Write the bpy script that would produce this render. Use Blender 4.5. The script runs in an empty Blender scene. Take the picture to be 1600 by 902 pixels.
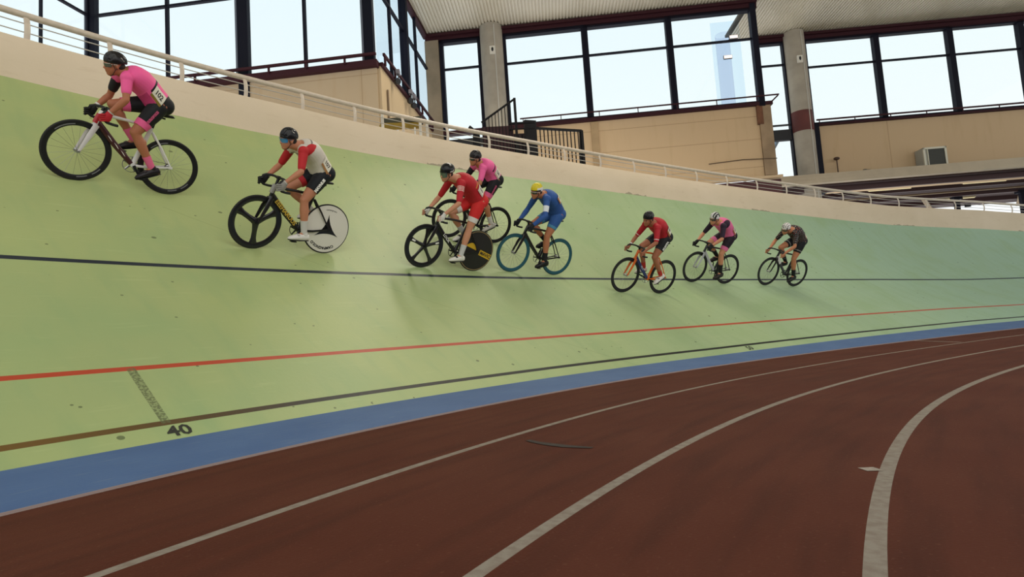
import bpy, bmesh, math, random
import numpy as np
from mathutils import Vector, Matrix
random.seed(4); np.random.seed(4)
sc = bpy.context.scene
C = sc.collection
V = Vector
PI = math.pi

# ------------------------------------------------------------------ camera
P = [876.545, .08152, .06574, .6289, -.25456, 5.20791, .84121,
     -.05398, -.05784, -.06342, -.02724, -.01052, -.01191, -.01477, -.01579, -.01631, -.01661, -.01681,
     .54819, .56509, .582, .57057, .53663, .50318, .46923, .45922, .42558, .39194, .35831,
     .16023, .14063, .11674, .12311, .17468, .20227, .18496, .16669, .14154, .11638, .0918]
FPX, PITCH, ROLL, CAMH = P[:4]
cd = bpy.data.cameras.new('camera'); cam = bpy.data.objects.new('camera', cd); C.objects.link(cam)
cd.sensor_width = 36; cd.sensor_fit = 'HORIZONTAL'; cd.lens = FPX * 36 / 1600
cd.clip_start = .05; cd.clip_end = 500
_R = V((1, 0, 0)); _U = V((0, -math.sin(PITCH), math.cos(PITCH))); _F = V((0, math.cos(PITCH), math.sin(PITCH)))
_X = _R * math.cos(ROLL) - _U * math.sin(ROLL); _Y = _R * math.sin(ROLL) + _U * math.cos(ROLL)
mw = Matrix((( _X.x, _Y.x, -_F.x, 0), (_X.y, _Y.y, -_F.y, 0), (_X.z, _Y.z, -_F.z, CAMH), (0, 0, 0, 1)))
cam.matrix_world = mw
sc.camera = cam

# ------------------------------------------------------------------ view, sky, added lamps
sc.view_settings.view_transform = 'Standard'; sc.view_settings.look = 'None'
sc.view_settings.gamma = 1; sc.view_settings.use_curve_mapping = False
sc.view_settings.exposure = -0.14
w = bpy.data.worlds.new('sky'); sc.world = w; w.use_nodes = True
nt = w.node_tree; nt.nodes.clear()
out = nt.nodes.new('ShaderNodeOutputWorld'); bg = nt.nodes.new('ShaderNodeBackground')
tc = nt.nodes.new('ShaderNodeTexCoord'); sx = nt.nodes.new('ShaderNodeSeparateXYZ'); rp = nt.nodes.new('ShaderNodeValToRGB')
nt.links.new(tc.outputs['Generated'], sx.inputs[0]); nt.links.new(sx.outputs['Z'], rp.inputs[0])
nt.links.new(rp.outputs[0], bg.inputs[0]); nt.links.new(bg.outputs[0], out.inputs[0])
rp.color_ramp.elements[0].position = 0.0; rp.color_ramp.elements[0].color = (1.0, 1.0, 1.0, 1)
rp.color_ramp.elements[1].position = .9; rp.color_ramp.elements[1].color = (.62, .82, 1.0, 1)
e = rp.color_ramp.elements.new(.36); e.color = (.90, 1.0, 1.0, 1)
e = rp.color_ramp.elements.new(.56); e.color = (.83, .96, 1.0, 1)
# world below the horizon raised to brighten the ceiling, standing in for ground bounce
lt = nt.nodes.new('ShaderNodeMath'); lt.operation = 'LESS_THAN'; lt.inputs[1].default_value = -.01; nt.links.new(sx.outputs['Z'], lt.inputs[0])
ma = nt.nodes.new('ShaderNodeMath'); ma.operation = 'MULTIPLY_ADD'; ma.inputs[1].default_value = .3; ma.inputs[2].default_value = 1.14
nt.links.new(lt.outputs[0], ma.inputs[0]); nt.links.new(ma.outputs[0], bg.inputs[1])

def area(name, loc, target, sx_, sy_, power, col):
    l = bpy.data.lights.new(name, 'AREA'); l.shape = 'RECTANGLE'; l.size = sx_; l.size_y = sy_
    l.energy = power; l.color = col
    o = bpy.data.objects.new(name, l); C.objects.link(o); o.location = loc
    o.rotation_euler = (V(target) - V(loc)).to_track_quat('-Z', 'Y').to_euler()
    return o
# unseen area lamps added: two fill from behind, one casts shadows from overhead
area('skylight_near', (2.5, -5, 12), (1, 7, 0), 18, 4, 400, (1, .90, .72))
area('window_daylight_opposite', (15, -14, 8), (8, 12, 3), 30, 7, 980, (1, .93, .80))
area('skylight_over_track', (4, 14.0, 12.95), (1, 9, 2), 14, 1.2, 950, (1, .93, .78))

# ------------------------------------------------------------------ helpers
def lin(c):
    if isinstance(c, str):
        c = [int(c[i:i + 2], 16) / 255 for i in (0, 2, 4)]
    return tuple((x / 12.92 if x <= .04045 else ((x + .055) / 1.055) ** 2.4) for x in c) + (1,)
MATS = {}
def mat(name, col, rough=.6, metal=0., spec=.5, noise=0., nscale=20., bump=0., emit=None, coat=0.):
    if name in MATS: return MATS[name]
    m = bpy.data.materials.new(name); m.use_nodes = True
    b = m.node_tree.nodes['Principled BSDF']; c = lin(col)
    b.inputs['Base Color'].default_value = c
    b.inputs['Roughness'].default_value = rough; b.inputs['Metallic'].default_value = metal
    b.inputs['Specular IOR Level'].default_value = spec
    if coat: b.inputs['Coat Weight'].default_value = coat
    if emit:
        b.inputs['Emission Color'].default_value = c; b.inputs['Emission Strength'].default_value = emit
    if noise or bump:
        N = m.node_tree.nodes; L = m.node_tree.links
        t = N.new('ShaderNodeTexCoord'); n = N.new('ShaderNodeTexNoise'); n.inputs['Scale'].default_value = nscale
        n.inputs['Detail'].default_value = 6; L.new(t.outputs['Object'], n.inputs['Vector'])
        if noise:
            r = N.new('ShaderNodeValToRGB'); L.new(n.outputs['Fac'], r.inputs[0])
            r.color_ramp.elements[0].position = .3; r.color_ramp.elements[1].position = .7
            r.color_ramp.elements[0].color = tuple(x * (1 - noise) for x in c[:3]) + (1,)
            r.color_ramp.elements[1].color = tuple(min(1, x * (1 + noise * .6)) for x in c[:3]) + (1,)
            L.new(r.outputs[0], b.inputs['Base Color'])
        if bump:
            bp = N.new('ShaderNodeBump'); bp.inputs['Strength'].default_value = bump; bp.inputs['Distance'].default_value = .01
            L.new(n.outputs['Fac'], bp.inputs['Height']); L.new(bp.outputs[0], b.inputs['Normal'])
    MATS[name] = m
    return m

class MB:
    def __init__(s): s.v = []; s.f = []; s.m = []; s.mi = 0
    def add(s, vs, fs):
        o = len(s.v); s.v += [tuple(map(float, v)) for v in vs]
        s.f += [tuple(i + o for i in f) for f in fs]; s.m += [s.mi] * len(fs)
    def box(s, c, h, ax=None):
        c = np.array(c, float); ax = np.eye(3) if ax is None else np.array(ax, float)
        vs = [c + ax[0] * h[0] * i + ax[1] * h[1] * j + ax[2] * h[2] * k for i in (-1, 1) for j in (-1, 1) for k in (-1, 1)]
        s.add(vs, [(0, 1, 3, 2), (4, 6, 7, 5), (0, 4, 5, 1), (2, 3, 7, 6), (0, 2, 6, 4), (1, 5, 7, 3)])
    def prism(s, poly, off):
        poly = [np.array(q, float) for q in poly]; n = len(poly); off = np.array(off, float)
        s.add(poly + [q + off for q in poly], [tuple(range(n))[::-1], tuple(range(n, 2 * n))] + [(i, (i + 1) % n, (i + 1) % n + n, i + n) for i in range(n)])
    def sweep(s, pts, rad, seg=10, side=(0, 1, 0), caps=True, closed=False, power=1.):
        pts = [np.array(q, float) for q in pts]; n = len(pts); vs = []
        side = np.array(side, float); prev = None
        for i, q in enumerate(pts):
            if closed: t = pts[(i + 1) % n] - pts[i - 1]
            else: t = pts[min(i + 1, n - 1)] - pts[max(i - 1, 0)]
            t = t / (np.linalg.norm(t) + 1e-12)
            ref = side if prev is None or abs(t @ side) < .9 else prev
            if abs(t @ ref) > .98: ref = np.array([1., 0, 0]) if abs(t[0]) < .8 else np.array([0, 0, 1.])
            a = ref - t * (ref @ t); a /= np.linalg.norm(a); b = np.cross(t, a); prev = a
            r = rad[i] if isinstance(rad, (list, tuple)) and not (len(rad) == 2 and n != 2 and not isinstance(rad[0], (list, tuple))) else rad
            ra, rb = (r if isinstance(r, (list, tuple)) else (r, r))
            for k in range(seg):
                an = 2 * PI * k / seg; ca, sa = math.cos(an), math.sin(an)
                vs.append(q + a * ra * ca + b * rb * sa)
        fs = [(i * seg + k, i * seg + (k + 1) % seg, ((i + 1) % n) * seg + (k + 1) % seg, ((i + 1) % n) * seg + k)
              for i in range(n if closed else n - 1) for k in range(seg)]
        if caps and not closed:
            fs += [tuple(range(seg))[::-1], tuple((n - 1) * seg + k for k in range(seg))]
        s.add(vs, fs)
    def ell(s, c, r, ax=None, nu=16, nv=10):
        c = np.array(c, float); ax = np.eye(3) if ax is None else np.array(ax, float); vs = []
        for j in range(1, nv):
            th = PI * j / nv
            for i in range(nu):
                ph = 2 * PI * i / nu
                vs.append(c + ax[0] * r[0] * math.sin(th) * math.cos(ph) + ax[1] * r[1] * math.sin(th) * math.sin(ph) + ax[2] * r[2] * math.cos(th))
        top = len(vs); vs += [c + ax[2] * r[2], c - ax[2] * r[2]]
        fs = [(j * nu + i, (j + 1) * nu + i, (j + 1) * nu + (i + 1) % nu, j * nu + (i + 1) % nu) for j in range(nv - 2) for i in range(nu)]
        fs += [(top, i, (i + 1) % nu) for i in range(nu)] + [(top + 1, (nv - 2) * nu + (i + 1) % nu, (nv - 2) * nu + i) for i in range(nu)]
        s.add(vs, fs)
    def lathe(s, prof, c, axis=(0, 1, 0), seg=64, closed=False):
        # prof: (radius, along axis); axis through c
        c = np.array(c, float); ax = np.array(axis, float); ax /= np.linalg.norm(ax)
        a = np.array([1., 0, 0]) if abs(ax[0]) < .9 else np.array([0, 0, 1.]); a -= ax * (a @ ax); a /= np.linalg.norm(a); b = np.cross(ax, a)
        n = len(prof); vs = []
        for k in range(seg):
            an = 2 * PI * k / seg; d = a * math.cos(an) + b * math.sin(an)
            vs += [c + d * r + ax * h for r, h in prof]
        fs = [(k * n + i, k * n + (i + 1) % n, ((k + 1) % seg) * n + (i + 1) % n, ((k + 1) % seg) * n + i)
              for k in range(seg) for i in range(n if closed else n - 1)]
        s.add(vs, fs)
    def build(s, name, mats, parent=None, smooth=True, mw=None):
        me = bpy.data.meshes.new(name); me.from_pydata(s.v, [], s.f); me.update()
        mats = mats if isinstance(mats, (list, tuple)) else [mats]
        for m_ in mats: me.materials.append(m_)
        me.polygons.foreach_set('material_index', s.m)
        if smooth:
            me.polygons.foreach_set('use_smooth', [True] * len(me.polygons)); me.set_sharp_from_angle(angle=math.radians(38))
        me.update()
        o = bpy.data.objects.new(name, me); C.objects.link(o)
        if parent: o.parent = parent
        if mw is not None: o.matrix_world = mw
        return o
def tag(o, label=None, cat=None, group=None, kind=None):
    if label: o['label'] = label
    if cat: o['category'] = cat
    if group: o['group'] = group
    if kind: o['kind'] = kind
    return o
def empty(name, mw, label, cat, group=None):
    o = bpy.data.objects.new(name, None); C.objects.link(o); o.empty_display_size = .2
    o.matrix_world = mw; return tag(o, label, cat, group)
def textmesh(txt, size=1., bold=0.):
    cu = bpy.data.curves.new('t', 'FONT'); cu.body = txt; cu.size = size; cu.align_x = 'CENTER'; cu.align_y = 'CENTER'; cu.offset = bold
    cu.resolution_u = 2
    ob = bpy.data.objects.new('t', cu); C.objects.link(ob)
    dg = bpy.context.evaluated_depsgraph_get(); me = bpy.data.meshes.new_from_object(ob.evaluated_get(dg))
    bm = bmesh.new(); bm.from_mesh(me); bmesh.ops.triangulate(bm, faces=bm.faces)
    for _ in range(3):
        le = [e_ for e_ in bm.edges if e_.calc_length() > size * .16]
        if le: bmesh.ops.subdivide_edges(bm, edges=le, cuts=1); bmesh.ops.triangulate(bm, faces=bm.faces)
    bm.to_mesh(me); bm.free()
    vs = [tuple(v.co) for v in me.vertices]; fs = [tuple(p.vertices) for p in me.polygons]
    bpy.data.objects.remove(ob); bpy.data.curves.remove(cu); bpy.data.meshes.remove(me)
    return vs, fs
def add_text(mb, txt, size, mapf, bold=0.):
    vs, fs = textmesh(txt, size, bold); mb.add([mapf(v[0], v[1]) for v in vs], fs)

# ------------------------------------------------------------------ the shape of the track
NK = 11; KN = np.linspace(-8, 36, NK)
SS = np.linspace(-8, 36, 900); DS = SS[1] - SS[0]
kk = np.interp(SS, KN, P[7:18]); TH = np.interp(SS, KN, P[18:29]); AL = np.interp(SS, KN, P[29:40])
WD_, HW_, HH = 5.88917, .66742, .34806; L1, L2, L3 = 1.20075, 2.26841, 3.16935; DB = .68547
SK, SR, SST = .18298, .87162, 2.66404
KC = .10952 + .03686 * (SS / 14 - 1)
WD = WD_ - .55417 * (SS / 14 - 1) - .00506 * ((SS / 14 - 1) ** 2 - .33)
HW = HW_ + .08138 * (SS / 14 - 1) + .00409 * ((SS / 14 - 1) ** 2 - .33)
hd = P[6] + np.concatenate([[0], np.cumsum((kk[1:] + kk[:-1]) / 2) * DS]); hd -= np.interp(0, SS, hd) - P[6]
BX = np.concatenate([[0], np.cumsum(np.cos((hd[1:] + hd[:-1]) / 2)) * DS]); BY = np.concatenate([[0], np.cumsum(np.sin((hd[1:] + hd[:-1]) / 2)) * DS])
BX += P[4] - np.interp(0, SS, BX); BY += P[5] - np.interp(0, SS, BY)
NX, NY = -np.sin(hd), np.cos(hd)
O1 = DB * np.cos(AL); Z1 = DB * np.sin(AL)
def sv(a, s): return float(np.interp(s, SS, a))
def offp(s, o, z):
    return np.array([sv(BX, s) + sv(NX, s) * o, sv(BY, s) + sv(NY, s) * o, z])
def bank_oz(s, w_):
    th = sv(TH, s); kc = sv(KC, s); s1 = min(w_, 1.5); s2 = max(w_ - 1.5, 0)
    a = sv(O1, s) + s1 * math.cos(th); b = sv(Z1, s) + s1 * math.sin(th)
    if s2 > 0: a += (math.sin(th + kc * s2) - math.sin(th)) / kc; b -= (math.cos(th + kc * s2) - math.cos(th)) / kc
    return a, b
def surf(s, w_):
    a, b = bank_oz(s, w_); return offp(s, a, b)
def surfn(s, w_):
    a = surf(s + .05, w_) - surf(s - .05, w_); b = surf(s, w_ + .05) - surf(s, w_ - .05)
    n = np.cross(a, b); n /= np.linalg.norm(n); return n if n[2] > 0 else -n
def grid(name, cols, mat_, uvf=None, smooth=True, flip=False):
    # cols[i][j] -> point ; uvf[i][j] -> (u, v)
    nu, nv = len(cols), len(cols[0]); mb = MB()
    fs = [(i * nv + j, (i + 1) * nv + j, (i + 1) * nv + j + 1, i * nv + j + 1) for i in range(nu - 1) for j in range(nv - 1)]
    if flip: fs = [f[::-1] for f in fs]
    mb.add([p for c in cols for p in c], fs)
    o = mb.build(name, mat_, smooth=smooth)
    if uvf:
        uv = o.data.uv_layers.new(name='uv'); flat = [q for c in uvf for q in c]
        for lp in o.data.loops: uv.data[lp.index].uv = flat[lp.vertex_index]
    return o

# node shader builder for painted surfaces
class SH:
    def __init__(s, name):
        s.m = bpy.data.materials.new(name); s.m.use_nodes = True; s.N = s.m.node_tree.nodes; s.L = s.m.node_tree.links
        s.b = s.N['Principled BSDF']
        u = s.N.new('ShaderNodeUVMap'); u.uv_map = 'uv'; x = s.N.new('ShaderNodeSeparateXYZ'); s.L.new(u.outputs[0], x.inputs[0])
        s.uv = u.outputs[0]; s.u = x.outputs[0]; s.v = x.outputs[1]
        t = s.N.new('ShaderNodeTexCoord'); s.obj = t.outputs['Object']
    def math(s, op, a, b=None, clamp=False):
        n = s.N.new('ShaderNodeMath'); n.operation = op; n.use_clamp = clamp
        for i, q in enumerate((a, b)):
            if q is None: continue
            if hasattr(q, 'links'): s.L.new(q, n.inputs[i])
            else: n.inputs[i].default_value = q
        return n.outputs[0]
    def band(s, x, c, hw):  # 1 inside |x-c|<hw
        return s.math('LESS_THAN', s.math('ABSOLUTE', s.math('SUBTRACT', x, c)), hw)
    def step(s, x, a, b):
        n = s.N.new('ShaderNodeMapRange'); s.L.new(x, n.inputs[0]); n.inputs[1].default_value = a; n.inputs[2].default_value = b
        n.clamp = True; return n.outputs[0]
    def mix(s, f, a, b):
        n = s.N.new('ShaderNodeMix'); n.data_type = 'RGBA'
        for i, q in ((0, f), (6, a), (7, b)):
            if hasattr(q, 'links'): s.L.new(q, n.inputs[i])
            else: n.inputs[i].default_value = q if i == 0 else lin(q) if isinstance(q, str) else q
        return n.outputs[2]
    def noise(s, scale, detail=4, vec=None, stretch=None, rough=.5):
        n = s.N.new('ShaderNodeTexNoise'); n.inputs['Scale'].default_value = scale; n.inputs['Detail'].default_value = detail
        n.inputs['Roughness'].default_value = rough
        v = vec or s.uv
        if stretch:
            mp = s.N.new('ShaderNodeMapping'); mp.inputs['Scale'].default_value = stretch[:3]
            if len(stretch) > 3: mp.inputs['Rotation'].default_value = (0, 0, stretch[3])
            s.L.new(v, mp.inputs[0]); v = mp.outputs[0]
        s.L.new(v, n.inputs['Vector']); return n.outputs['Fac']
    def voro(s, scale, vec=None):
        n = s.N.new('ShaderNodeTexVoronoi'); n.inputs['Scale'].default_value = scale; s.L.new(vec or s.uv, n.inputs['Vector']); return n.outputs['Distance']
    def done(s, col, rough=.6, spec=.5, bump=None, bs=.2):
        if hasattr(col, 'links'): s.L.new(col, s.b.inputs['Base Color'])
        if hasattr(rough, 'links'): s.L.new(rough, s.b.inputs['Roughness'])
        else: s.b.inputs['Roughness'].default_value = rough
        s.b.inputs['Specular IOR Level'].default_value = spec
        if bump is not None:
            bp = s.N.new('ShaderNodeBump'); bp.inputs['Strength'].default_value = bs; bp.inputs['Distance'].default_value = .01
            s.L.new(bump, bp.inputs['Height']); s.L.new(bp.outputs[0], s.b.inputs['Normal'])
        return s.m

# ------------------------------------------------------------------ athletics floor
sv_s = list(np.arange(-8, 36.01, .2))
fs_ = SH('athletics_floor_red')
base = fs_.mix(fs_.step(fs_.noise(1.2, 6), .35, .65), '53291d', '5a3023')
base = fs_.mix(fs_.step(fs_.noise(2.5, 5, stretch=(.35, 3, 1)), .45, .75), base, '4a261c')
base = fs_.mix(fs_.math('MULTIPLY', fs_.step(fs_.noise(60, 3), .62, .75), .35), base, '7a5442')
line = '' 
f = None
for l in (L1, L2, L3):
    q = fs_.band(fs_.v, l, .026); f = q if f is None else fs_.math('MAXIMUM', f, q)
f = fs_.math('MAXIMUM', f, fs_.math('LESS_THAN', fs_.v, .012))
# a short start mark across the outer lane
f = fs_.math('MULTIPLY', f, fs_.math('ADD', .72, fs_.math('MULTIPLY', fs_.step(fs_.noise(22, 5), .35, .6), .28)))
col = fs_.mix(f, base, '8f857a')
mfloor = fs_.done(col, .85, .12, fs_.noise(90, 3), .25)
offs = [0, .3, .6, .9, L1, 1.6, 2, L2, 2.7, L3, 3.7, 4.3, 5, 6, 7.5]
cols = [[offp(s, -o, 0) for o in offs] for s in sv_s]; uvs = [[(s, o) for o in offs] for s in sv_s]
o = grid('floor', cols, mfloor, uvs, flip=True); tag(o, 'dark red athletics floor with curved white lane lines', 'floor', kind='structure')
mb = MB(); mb.add([(-14, -14, -.012), (34, -14, -.012), (34, 14, -.012), (-14, 6, -.012)], [(0, 1, 2, 3)])
tag(mb.build('floor', mat('infield_floor', '50312a', .8)), 'dark red floor inside the running lanes', 'floor', kind='structure')
mchalk = mat('worn_white_paint', '9c8f84', .8, noise=.3, nscale=60)
def mark(pts, name='trim_1'):
    mb = MB(); mb.add([(x, y, .002) for x, y in pts], [tuple(range(len(pts)))])
    return tag(mb.build(name, mchalk, smooth=False), kind='structure')
mark([(7.74, 11.20), (7.70, 11.23), (7.49, 9.58), (7.53, 9.55)], 'trim_1')
def smear(pts, m_, nm, lb):
    mb = MB(); mb.add([(x, y, .003) for x, y in pts], [tuple(range(len(pts)))]); return tag(mb.build(nm, m_, smooth=False), lb, kind='structure')
smear([(.02, 3.36), (.05, 3.30), (.12, 3.20), (.22, 3.10), (.36, 3.03), (.38, 3.05), (.24, 3.16), (.19, 3.21), (.10, 3.30), (.05, 3.38)], mat('rubber_smear', '2c1c18', .8, noise=.5, nscale=30), 'trim_5', 'dark rubber smear on the red floor')
mark([(1.345, 2.325), (1.405, 2.32), (1.41, 2.26), (1.35, 2.27)], 'trim_2')

# ------------------------------------------------------------------ blue apron at the foot of the track
ba = SH('apron_blue')
cb = ba.mix(ba.step(ba.noise(1.6, 5), .35, .7), '446090', '4e6a98')
cb = ba.mix(ba.math('MULTIPLY', ba.step(ba.noise(9, 6, stretch=(.5, 3, 1)), .6, .75), .5), cb, '6d7f95')
mblue = ba.done(cb, .55, .3, ba.noise(40, 4), .1)
cols = [[offp(s, sv(O1, s) * t, sv(Z1, s) * t) for t in (0, .33, .66, 1)] for s in sv_s]; uvs = [[(s, t) for t in (0, .33, .66, 1)] for s in sv_s]
tag(grid('blue_apron', cols, mblue, uvs), 'blue strip between red floor and green banking', 'track strip', kind='structure')
cols = [[offp(s, -.006, -.01), offp(s, -.006, .012), offp(s, .004, .012)] for s in sv_s]
tag(grid('trim_3', cols, mat('kerb_pale', '9b8783', .8), smooth=False), 'thin pale edge line along the blue strip', kind='structure')

# ------------------------------------------------------------------ green banking
gb = SH('banking_green')
g = gb.mix(gb.step(gb.noise(.35, 3), .35, .65), 'a6b175', '9ba973')
g = gb.mix(gb.step(gb.u, 0., 16.), g, '97b499')                                     # cooler green along the far stretch: sky reflection put into the colour
g = gb.mix(gb.math('MULTIPLY', gb.step(gb.noise(1.1, 5), .48, .7), .4), g, '8ba672')
g = gb.mix(gb.math('MULTIPLY', gb.step(gb.noise(3.5, 6, stretch=(1.6, .28, 1, .25)), .5, .72), .32), g, '86a070')   # brushed streaks
g = gb.mix(gb.math('MULTIPLY', gb.step(gb.noise(9, 6, stretch=(.25, 2.0, 1, .1)), .6, .75), .2), g, 'c0c88e')
# rubber specks
sp = gb.math('MULTIPLY', gb.math('LESS_THAN', gb.voro(2.3), .05), gb.math('GREATER_THAN', gb.noise(2.2, 2), .42))
sp2 = gb.math('MULTIPLY', gb.math('LESS_THAN', gb.voro(5.3), .06), gb.math('GREATER_THAN', gb.noise(1.7, 2), .47))
sp = gb.math('MULTIPLY', gb.math('MAXIMUM', sp, sp2), .75); g = gb.mix(sp, g, '4a5434')
cr = gb.band(gb.math('ADD', gb.v, gb.math('MULTIPLY', gb.u, .9)), 2.9, .006)
cr = gb.math('MULTIPLY', cr, gb.math('LESS_THAN', gb.v, 4.0)); g = gb.mix(gb.math('MULTIPLY', cr, .4), g, '66774a')
# lines
wear = gb.step(gb.noise(14, 6), .3, .5)
g = gb.mix(gb.band(gb.v, SST, .034), g, '1d2733')
g = gb.mix(gb.band(gb.v, SR, .028), g, 'b0432a')
kcol = gb.mix(gb.step(gb.u, -3.0, -1.2), '6b5026', '12130c')
g = gb.mix(gb.band(gb.v, SK, .026), g, kcol)
# stippled radial mark at the distance number
rm = gb.math('MULTIPLY', gb.band(gb.math('ADD', gb.u, gb.math('MULTIPLY', gb.v, -.03)), -2.345, .028), gb.band(gb.v, .53, .35))
rm = gb.math('MULTIPLY', rm, gb.math('ADD', .35, gb.math('MULTIPLY', gb.math('GREATER_THAN', gb.noise(55, 2), .5), .5)))
g = gb.mix(rm, g, '5a6140')
mgreen = gb.done(g, .45, .28, gb.noise(25, 5), .12)
TT = np.linspace(0, 1, 57)
ss2 = list(np.arange(-8, 36.01, .15))
cols = [[surf(s, sv(WD, s) * t) for t in TT] for s in ss2]; uvs = [[(s, sv(WD, s) * t) for t in TT] for s in ss2]
tag(grid('track_banking', cols, mgreen, uvs), 'steep pale green velodrome banking with black, red and blue lines', 'track', kind='structure')
for txt, s0 in (('40', -2.30), ('50', 5.98)):
    mb = MB()
    def mp(x, y, s0=s0):
        s_ = s0 + x; w_ = .078 + y; return surf(s_, w_) + surfn(s_, w_) * .002
    add_text(mb, txt, .15, mp, .004)
    tag(mb.build('trim_4', mat('stencil_black', '2b2c22', .8, noise=.4, nscale=120), smooth=False), 'stencilled black distance number %s' % txt, kind='structure')

# ------------------------------------------------------------------ cream safety wall above the banking
cw = SH('safety_wall_cream')
c = cw.mix(cw.step(cw.noise(.8, 5), .35, .7), 'd4c3aa', 'dccbb4')
c = cw.mix(cw.math('MULTIPLY', cw.step(cw.noise(3, 6, stretch=(1, 3, 1)), .58, .75), .35), c, 'c2ab90')
st = cw.math('MULTIPLY', cw.math('LESS_THAN', cw.math('ADD', cw.v, cw.math('MULTIPLY', cw.noise(7, 5), .16)), .105), cw.math('GREATER_THAN', cw.noise(.45, 2), .56))
c = cw.mix(cw.math('MULTIPLY', st, .7), c, '84806a')
mwall = cw.done(c, .8, .2, cw.noise(30, 5), .25)
def wallpt(s, o, z):  # z above the top of the banking
    a, b = bank_oz(s, sv(WD, s)); return offp(s, a + o, b + z)
prof = [(0, -.02), (.0, .0), (.002, .2), (.004, .4), (.006, .96), (.02, 1.0), (.13, 1.0), (.15, .96), (.15, -1.0)]
def wall_h(s): return sv(HW, s)
cols = [[wallpt(s, a, (b * wall_h(s) if b > 0 else b)) for a, b in prof] for s in sv_s]
uvs = [[(s, b * wall_h(s)) for a, b in prof] for s in sv_s]
tag(grid('safety_wall', cols, mwall, uvs), 'cream concrete wall along the top of the green banking', 'wall', kind='structure')
cols = [[wallpt(s, .15, -.55), wallpt(s, 2.3, -.55)] for s in sv_s]
tag(grid('walkway', cols, mat('walkway_concrete', '8d8577', .9)), 'concrete walkway behind the cream wall', 'walkway', kind='structure')

# guard rail on the wall
mrail = mat('rail_cream_paint', 'cdbfae', .4, noise=.08, nscale=15); mwire = mat('rail_wire_grey', 'b9b4ac', .4, .3)
gr = empty('guard_rail', Matrix.Translation(V(wallpt(-2.5, .06, wall_h(-2.5)))), 'cream tubular guard rail with two wires on top of the curved cream wall', 'railing')
inv = gr.matrix_world.inverted()
def loc(p): return inv @ V(p)
rs = list(np.arange(-7.5, 35.5, .25)); RO = .06
mb = MB(); mb.sweep([loc(wallpt(s, RO + .03, wall_h(s) + HH)) for s in rs], .043, 12, side=(0, 0, 1)); mb.build('top_rail', mrail, gr)
for zz, oo in ((.235, .075), (.10, .05)):
    mb = MB(); mb.sweep([loc(wallpt(s, oo, wall_h(s) + zz * HH / .36)) for s in rs], .0085, 6, side=(0, 0, 1)); mb.build('wire', mwire, gr)
PS = [-1.91, -1.23, -.54, .17, .89, 1.65, 2.45, 3.28, 4.15, 5.06, 6.01, 7.02, 8.06, 9.1, 10.22, 11.37, 12.57, 13.8, 15.05, 16.32, 17.62, 18.96, 20.33, 21.71, 23.13, 24.56]
PS = [-5.3, -4.4, -3.5, -2.7] + PS + [26.0, 27.5, 29, 30.5]
for s in PS:
    t = (offp(s + .1, 0, 0) - offp(s - .1, 0, 0)); t /= np.linalg.norm(t)
    n = np.array([sv(NX, s), sv(NY, s), 0]); mb = MB()
    pts = [wallpt(s, .06 - .03 * math.sin(PI * k / 6), wall_h(s) - .005 + (HH + .0) * k / 6) + n * (.03 * (k / 6) ** 2) for k in range(7)]
    mb.sweep([loc(q) for q in pts], [(.033, .012)] * 7, 8, side=t); mb.build('post', mrail, gr)

# ------------------------------------------------------------------ the building around the track
mcream = SH('facade_cream')
def facade_mat(name, base, seam_h, seam_v, base2='c4aa88'):
    s = SH(name)
    c = s.mix(s.step(s.noise(.35, 5), .3, .7), base, base2)
    c = s.mix(s.math('MULTIPLY', s.step(s.noise(1.2, 6, stretch=(3, .35, 1)), .55, .8), .3), c, 'a98d68')
    for z in seam_h: c = s.mix(s.math('MULTIPLY', s.band(s.v, z, .012), .55), c, '8d7453')
    for u in seam_v: c = s.mix(s.math('MULTIPLY', s.band(s.u, u, .015), .5), c, '8d7453')
    return s.done(c, .85, .2, s.noise(12, 5), .2)
mframe = mat('frame_dark_navy', '10111f', .6, .0, .15)
mmaroon = mat('rail_maroon', '35151c', .6, .0, .2)
mconc = mat('column_concrete', 'a39b8c', .85, noise=.18, nscale=1.6, bump=.2)
mconc_dark = mat('column_concrete_dark', '8b7c66', .9, noise=.2, nscale=1.6)
mblack = mat('steel_black', '17181c', .45, .2)
mwhitebox = mat('housing_white', 'd8d4c8', .5)
# thin clear panes
mg = bpy.data.materials.new('window_glass'); mg.use_nodes = True
N_ = mg.node_tree.nodes; L_ = mg.node_tree.links; N_.clear()
o_ = N_.new('ShaderNodeOutputMaterial'); mx = N_.new('ShaderNodeMixShader'); tr = N_.new('ShaderNodeBsdfTransparent'); gl = N_.new('ShaderNodeBsdfGlossy')
tr.inputs[0].default_value = (.975, .99, 1, 1); gl.inputs['Roughness'].default_value = .02; lw = N_.new('ShaderNodeLayerWeight'); pw = N_.new('ShaderNodeMath'); pw.operation = 'POWER'; pw.inputs[1].default_value = 5
mm_ = N_.new('ShaderNodeMath'); mm_.operation = 'MULTIPLY_ADD'; mm_.inputs[1].default_value = .35; mm_.inputs[2].default_value = .02
L_.new(lw.outputs['Facing'], pw.inputs[0]); L_.new(pw.outputs[0], mm_.inputs[0]); tr.inputs[0].default_value = (.985, .995, 1, 1)
L_.new(mm_.outputs[0], mx.inputs[0]); L_.new(tr.outputs[0], mx.inputs[1]); L_.new(gl.outputs[0], mx.inputs[2]); L_.new(mx.outputs[0], o_.inputs[0])
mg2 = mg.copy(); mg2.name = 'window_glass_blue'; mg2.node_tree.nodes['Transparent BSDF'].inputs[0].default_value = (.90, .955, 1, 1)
mg3 = mg.copy(); mg3.name = 'glass_grey'; mg3.node_tree.nodes['Transparent BSDF'].inputs[0].default_value = (.86, .87, .93, 1)

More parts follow.
